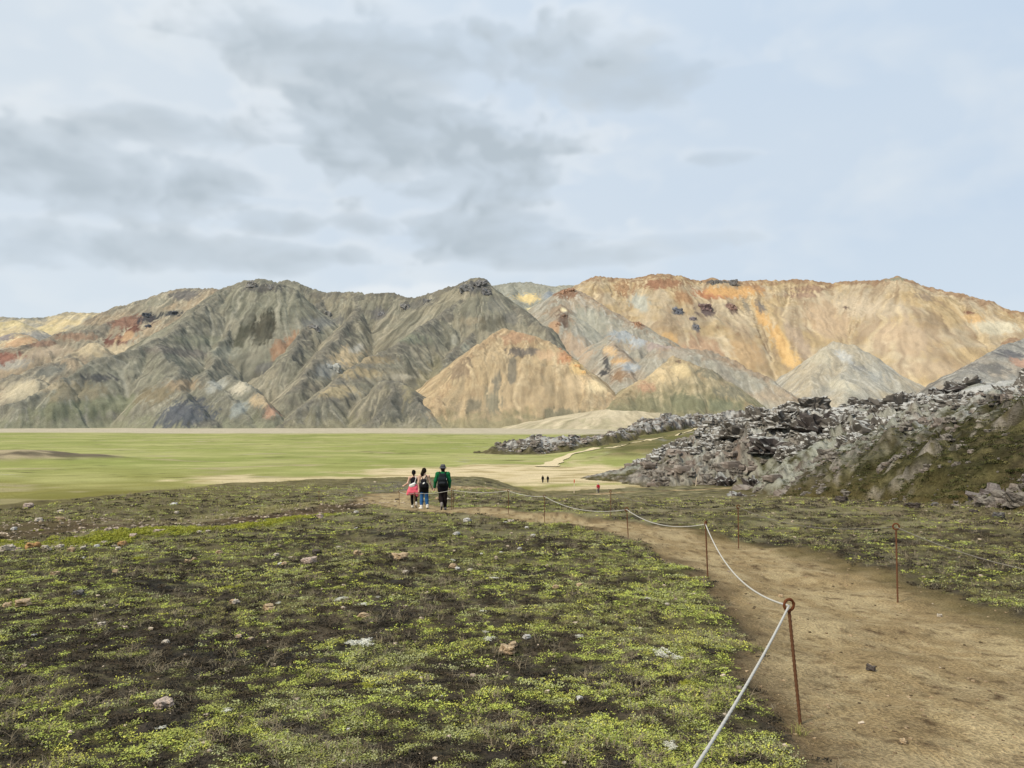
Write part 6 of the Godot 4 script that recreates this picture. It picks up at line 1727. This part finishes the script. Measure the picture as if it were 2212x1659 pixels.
func clods() -> void:
	var list := []
	while list.size() < 1500:
		var d := 2.6 * pow(9.0, rng.randf())
		var x := rng.randf_range(0.05, 0.72) * d
		if path_depth(x, -d) < 0.8:
			continue
		list.append([x, near_height(x, -d), -d, (0.003 + 0.010 * pow(rng.randf(), 3.0)) * (0.8 + 0.06 * d), rng.randf() * TAU])
	scatter("soil_clods", rock_mesh(93, Color(0.22, 0.165, 0.105), Color(0.20, 0.145, 0.09), 3, 0.6, 0.8), mats.vertex, list, "crumbs of earth and grit on the trodden path", "gravel", func(_p): return mul(Color.WHITE, rng.randf_range(0.35, 1.8)))


func scatter(called: String, mesh: Mesh, mat: Material, list: Array, label: String, category: String, tint: Callable, tilt := 0.0) -> void:
	var mm := MultiMesh.new()
	mm.transform_format = MultiMesh.TRANSFORM_3D
	mm.use_colors = true
	mm.mesh = mesh
	mm.instance_count = list.size()
	for i in list.size():
		var p: Array = list[i]
		var b := Basis(Vector3.UP, p[4])
		if tilt > 0.0:
			b = Basis(Vector3(cos(p[4] * 3.0), 0, sin(p[4] * 3.0)), tilt * sin(p[4] * 7.0)) * b
		mm.set_instance_transform(i, Transform3D(b.scaled(Vector3.ONE * p[3]), Vector3(p[0], p[1], p[2])))
		mm.set_instance_color(i, tint.call(p))
	var o := MultiMeshInstance3D.new()
	o.name = numbered(called)
	o.multimesh = mm
	o.material_override = mat
	add_child(o)
	tag(o, label, category, "", "stuff")


# ------------------------------------------------------------------ plants
# a low cushion of small leaves, radius 1
func leaf_mesh(seed: int, count: int, size: float, dome: float, upright: float) -> ArrayMesh:
	var r := RandomNumberGenerator.new()
	r.seed = seed
	var v := PackedVector3Array()
	var n := PackedVector3Array()
	var c := PackedColorArray()
	var ix := PackedInt32Array()
	var twigs := 9
	for i in count:
		# leaves sit in sprigs, not evenly
		var s := i % twigs
		var sa := s * 2.4 + seed
		var sr := 0.25 + 0.55 * fmod(s * 0.618, 1.0)
		var a := r.randf() * TAU
		var q := pow(r.randf(), 0.6) * 0.42
		var at := Vector3(cos(sa) * sr + cos(a) * q, 0, sin(sa) * sr + sin(a) * q)
		at.y = dome * (0.25 + 0.75 * r.randf()) * maxf(0.2, 1.0 - at.length() * 0.8)
		var turn := r.randf() * TAU
		var lift := r.randf_range(0.05, upright)
		var along := Vector3(cos(turn) * cos(lift), sin(lift), sin(turn) * cos(lift))
		var across := along.cross(Vector3.UP).normalized() * size * r.randf_range(0.35, 0.5)
		var long := along * size * r.randf_range(0.8, 1.3)
		var k := v.size()
		v.append_array([at, at + long * 0.55 + across, at + long, at + long * 0.55 - across])
		var shade := mul(Color(1.0, 1.0, 0.9), 0.6 + 0.75 * r.randf())
		if r.randf() < 0.12:
			shade = Color(1.3, 0.95, 0.8)
		for e in 4:
			c.append(shade)
		ix.append_array([k, k + 1, k + 2, k, k + 2, k + 3])
	return mesh_of(v, n, c, ix)


func straw_mesh(seed: int, count: int, height: float, lean: float, wide: float) -> ArrayMesh:
	var r := RandomNumberGenerator.new()
	r.seed = seed
	var v := PackedVector3Array()
	var n := PackedVector3Array()
	var c := PackedColorArray()
	var ix := PackedInt32Array()
	for i in count:
		var a := r.randf() * TAU
		var q := r.randf() * 0.5
		var at := Vector3(cos(a) * q, 0, sin(a) * q)
		var way := r.randf() * TAU
		var out := Vector3(cos(way), 0, sin(way))
		var side := out.cross(Vector3.UP) * wide
		var tall := height * r.randf_range(0.5, 1.2)
		var far := lean * r.randf_range(0.3, 1.3)
		var shade := mul(Color(1.0, 0.97, 0.92), r.randf_range(0.6, 1.25))
		var k := v.size()
		for e in 4:
			var t := e / 3.0
			var p := at + out * far * t * t + Vector3.UP * tall * (t - 0.35 * t * t * t)
			var w := side * (1.0 - t * 0.8)
			v.append_array([p - w, p + w])
			c.append_array([shade, shade])
			if e < 3:
				ix.append_array([k + e * 2, k + e * 2 + 1, k + e * 2 + 2, k + e * 2 + 1, k + e * 2 + 3, k + e * 2 + 2])
	return mesh_of(v, n, c, ix)


func sow(count: int, from: float, to: float, seed: int, want: Callable, size: Callable) -> Array:
	var rows := in_rows(16, func(k: int):
		var r := RandomNumberGenerator.new()
		r.seed = seed * 100 + k
		var out := []
		for i in count / 16:
			var d := from * pow(to / from, r.randf())
			var x := r.randf_range(-0.74 * d - 3.0, 0.76 * d + 3.0)
			var z := -d
			var chance := r.randf()
			var s := r.randf()
			var turn := r.randf() * TAU
			var w: float = want.call(x, z)
			if x < -4.0 and w > 0.0:
				var e := near_line(ERODED, x, z)
				w *= lerpf(0.12, 1.0, smoothstep(0.8, 1.2, e.x / e.y + 0.4 * noise.get_noise_2d(x / 1.2, z / 1.2)))
			if chance > w or side_of(BANK, x, z) < 0.5 or side_of(LAVA_FOOT, x, z) > -0.5:
				continue
			out.append([x, near_height(x, z), z, size.call(d, s, w), turn, s])
		return out)
	var all := []
	for r in rows:
		all.append_array(r)
	return all


func build_plants() -> void:
	rng.seed = 21
	var green_want := func(x: float, z: float) -> float:
		return pow(smoothstep(0.34, 1.0, greenness(x, z)), 1.2) * (0.5 if x > 3.5 else 1.0) * lerpf(1.0, 0.30, smoothstep(9.0, 26.0, -z) * (1.0 - smoothstep(1.0, 0.3, near_line(BRIGHT_BAND, x, z).x / 1.2)))
	var size := func(d: float, s: float, _w: float) -> float:
		return (0.030 + 0.0052 * d) * (0.6 + 0.7 * s)
	var names := ["bright green", "olive green", "yellow green", "grey green"]
	var bases := [Color(0.275, 0.310, 0.074), Color(0.195, 0.205, 0.062), Color(0.375, 0.375, 0.085), Color(0.255, 0.265, 0.13)]
	for k in 4:
		var list := sow([116000, 138000, 64000, 92000][k], 2.3, 62.0, 31 + k, func(x: float, z: float) -> float:
			var f := noise.get_noise_2d(x / 1.9 + 55.0 * k, z / 1.6)
			return green_want.call(x, z) * smoothstep(-0.28, 0.2, f), size)
		scatter("dwarf_shrub", leaf_mesh(k + 1, 20, 0.20, 0.13, 0.75), mats.leaf, list, "mats of %s dwarf shrub leaves creeping over the dark ground" % names[k], "plants",
			func(p): return mul(bases[k], 0.7 + 0.85 * p[5]), 0.25)
	# dark dead heath between the green
	var dark := sow(64000, 2.3, 45.0, 61, func(x: float, z: float) -> float: return (1.0 - greenness(x, z)) * lerpf(0.8, 0.25, smoothstep(8.0, 24.0, -z)) * (1.0 - path_depth(x, z)), size)
	scatter("dead_heath", leaf_mesh(9, 50, 0.20, 0.3, 1.3), mats.dry, dark, "black brown dead heath twigs on the bare soil", "plants", func(p): return Color(0.105, 0.080, 0.055).lerp(Color(0.050, 0.045, 0.040), p[5]), 0.3)
	# withered straws
	var straw := sow(30000, 2.3, 60.0, 71, func(x: float, z: float) -> float:
		return smoothstep(-0.15, 0.4, noise.get_noise_2d(x / 1.3 + 14.0, z / 1.3) + 0.35 * exp(-((x - 1.2) ** 2 / 1.4 + (z + 4.6) ** 2 / 1.6))) * (1.0 - path_depth(x, z)), func(d: float, s: float, _w: float) -> float: return (0.05 + 0.006 * d) * (0.6 + 0.8 * s))
	scatter("dry_grass", straw_mesh(3, 9, 0.9, 0.9, 0.022), mats.dry, straw, "thin withered grey straws standing among the mats", "grass", func(p): return Color(0.30, 0.265, 0.19).lerp(Color(0.20, 0.165, 0.11), p[5]), 0.5)
	var grass := sow(66000, 7.0, 80.0, 81, func(x: float, z: float) -> float:
		return smoothstep(-0.2, 0.35, noise.get_noise_2d(x / 3.0 + 24.0, z / 2.0)) * (1.0 - path_depth(x, z)) * 0.8, func(d: float, s: float, _w: float) -> float: return (0.035 + 0.0017 * d) * (0.6 + 0.8 * s))
	scatter("dry_grass", straw_mesh(5, 16, 0.7, 0.7, 0.03), mats.dry, grass, "short olive and straw coloured grass farther along the terrace", "grass", func(p): return Color(0.38, 0.335, 0.17).lerp(Color(0.24, 0.235, 0.095), p[5]), 0.3)
	var strip := sow(60000, 16.0, 44.0, 91, func(x: float, z: float) -> float:
		if x > -5.0 or x < -13.0:
			return 0.0
		var s := near_line(DRY_STRIP, x, z)
		return smoothstep(1.2, 0.6, s.x / s.y), func(_d: float, s: float, _w: float) -> float: return 0.12 + 0.1 * s)
	scatter("dry_grass", straw_mesh(6, 18, 0.9, 0.8, 0.03), mats.dry, strip, "pale yellow strip of dry grass above the stony bare strip", "grass", func(p): return Color(0.46, 0.41, 0.22).lerp(Color(0.36, 0.34, 0.15), p[5]), 0.3)
	# single plants one can point at
	for p in [[-9.05, -17.9, 0.34, "tall yellow green grass tuft at the edge of the stony strip", Color(0.36, 0.36, 0.07)], [0.62, -4.65, 0.10, "small bright green rosette of long leaves on the dark bare soil", Color(0.20, 0.27, 0.05)], [1.82, -5.0, 0.11, "pale green grass tuft at the foot of the nearest post", Color(0.28, 0.28, 0.09)]]:
		var o := put("grass_tuft", straw_mesh(int(p[2] * 100.0), 40, 0.9, 0.75, 0.016), surface_tint(p[4]))
		o.position = Vector3(p[0], near_height(p[0], p[1]) - 0.01, p[1])
		o.scale = Vector3.ONE * p[2]
		tag(o, p[3], "plant")
	# heath on the lava slope
	var heath := []
	while heath.size() < 9000:
		var z := -14.0 - 140.0 * pow(rng.randf(), 1.1)
		var x := rng.randf_range(16.0, 34.0 + 0.35 * -z)
		var a := lava_height(x, z)
		if a.y < -0.5:
			continue
		if rng.randf() < 0.35 + 0.65 * smoothstep(0.7, 0.3, a.w + noise.get_noise_2d(x / 4.0, z / 4.0)):
			heath.append([x, a.x - 0.02, z, rng.randf_range(0.14, 0.42), rng.randf() * TAU, rng.randf()])
	scatter("heath", leaf_mesh(17, 60, 0.22, 0.45, 1.2), mats.leaf, heath, "dark olive heath and moss growing over the lower lava slope", "plants", func(p): return Color(0.055, 0.062, 0.022).lerp(Color(0.15, 0.135, 0.06), p[5] * p[5]), 0.3)
	# bright moss cushions
	var cushions := []
	for m in MOSS:
		for k in int(60):
			var a := rng.randf() * TAU
			var q := sqrt(rng.randf())
			var x: float = m[0] + cos(a) * q * m[2]
			var z: float = m[1] + sin(a) * q * m[2] * 0.8
			cushions.append([x, near_height(x, z), z, m[2] * rng.randf_range(0.18, 0.34), rng.randf() * TAU, rng.randf()])
	for k in 1300:
		var i := rng.randi() % (BRIGHT_BAND.size() - 1)
		var p: Vector3 = BRIGHT_BAND[i].lerp(BRIGHT_BAND[i + 1], rng.randf())
		var x := p.x + rng.randfn(0.0, 0.45) * p.z
		var z := p.y + rng.randfn(0.0, 0.75) * p.z
		cushions.append([x, near_height(x, z) + 0.01, z, rng.randf_range(0.05, 0.14), rng.randf() * TAU, rng.randf()])
	scatter("moss", leaf_mesh(12, 110, 0.2, 0.5, 1.2), mats.leaf, cushions, "cushions of vivid yellow green moss glowing among the darker mats", "moss", func(p): return Color(0.36, 0.365, 0.055).lerp(Color(0.28, 0.29, 0.06), p[5]), 0.2)
	# white lichen
	var crust := []
	for m in LICHEN:
		for k in int(34):
			var a := rng.randf() * TAU
			var q := pow(rng.randf(), 0.8)
			var x: float = m[0] + cos(a) * q * m[2] * 1.4
			var z: float = m[1] + sin(a) * q * m[2] * 2.0
			crust.append([x, near_height(x, z) + 0.025, z, m[2] * rng.randf_range(0.25, 0.5), rng.randf() * TAU, rng.randf()])
	scatter("white_lichen", leaf_mesh(14, 40, 0.24, 0.55, 1.4), mats.dry, crust, "crumbly white lichen patches on the dark soil", "lichen", func(p): return Color(0.80, 0.80, 0.76).lerp(Color(0.60, 0.60, 0.56), p[5]), 0.3)


func surface_tint(c: Color) -> StandardMaterial3D:
	var m: StandardMaterial3D = mats.dry.duplicate()
	m.albedo_color = c.linear_to_srgb()
	return m
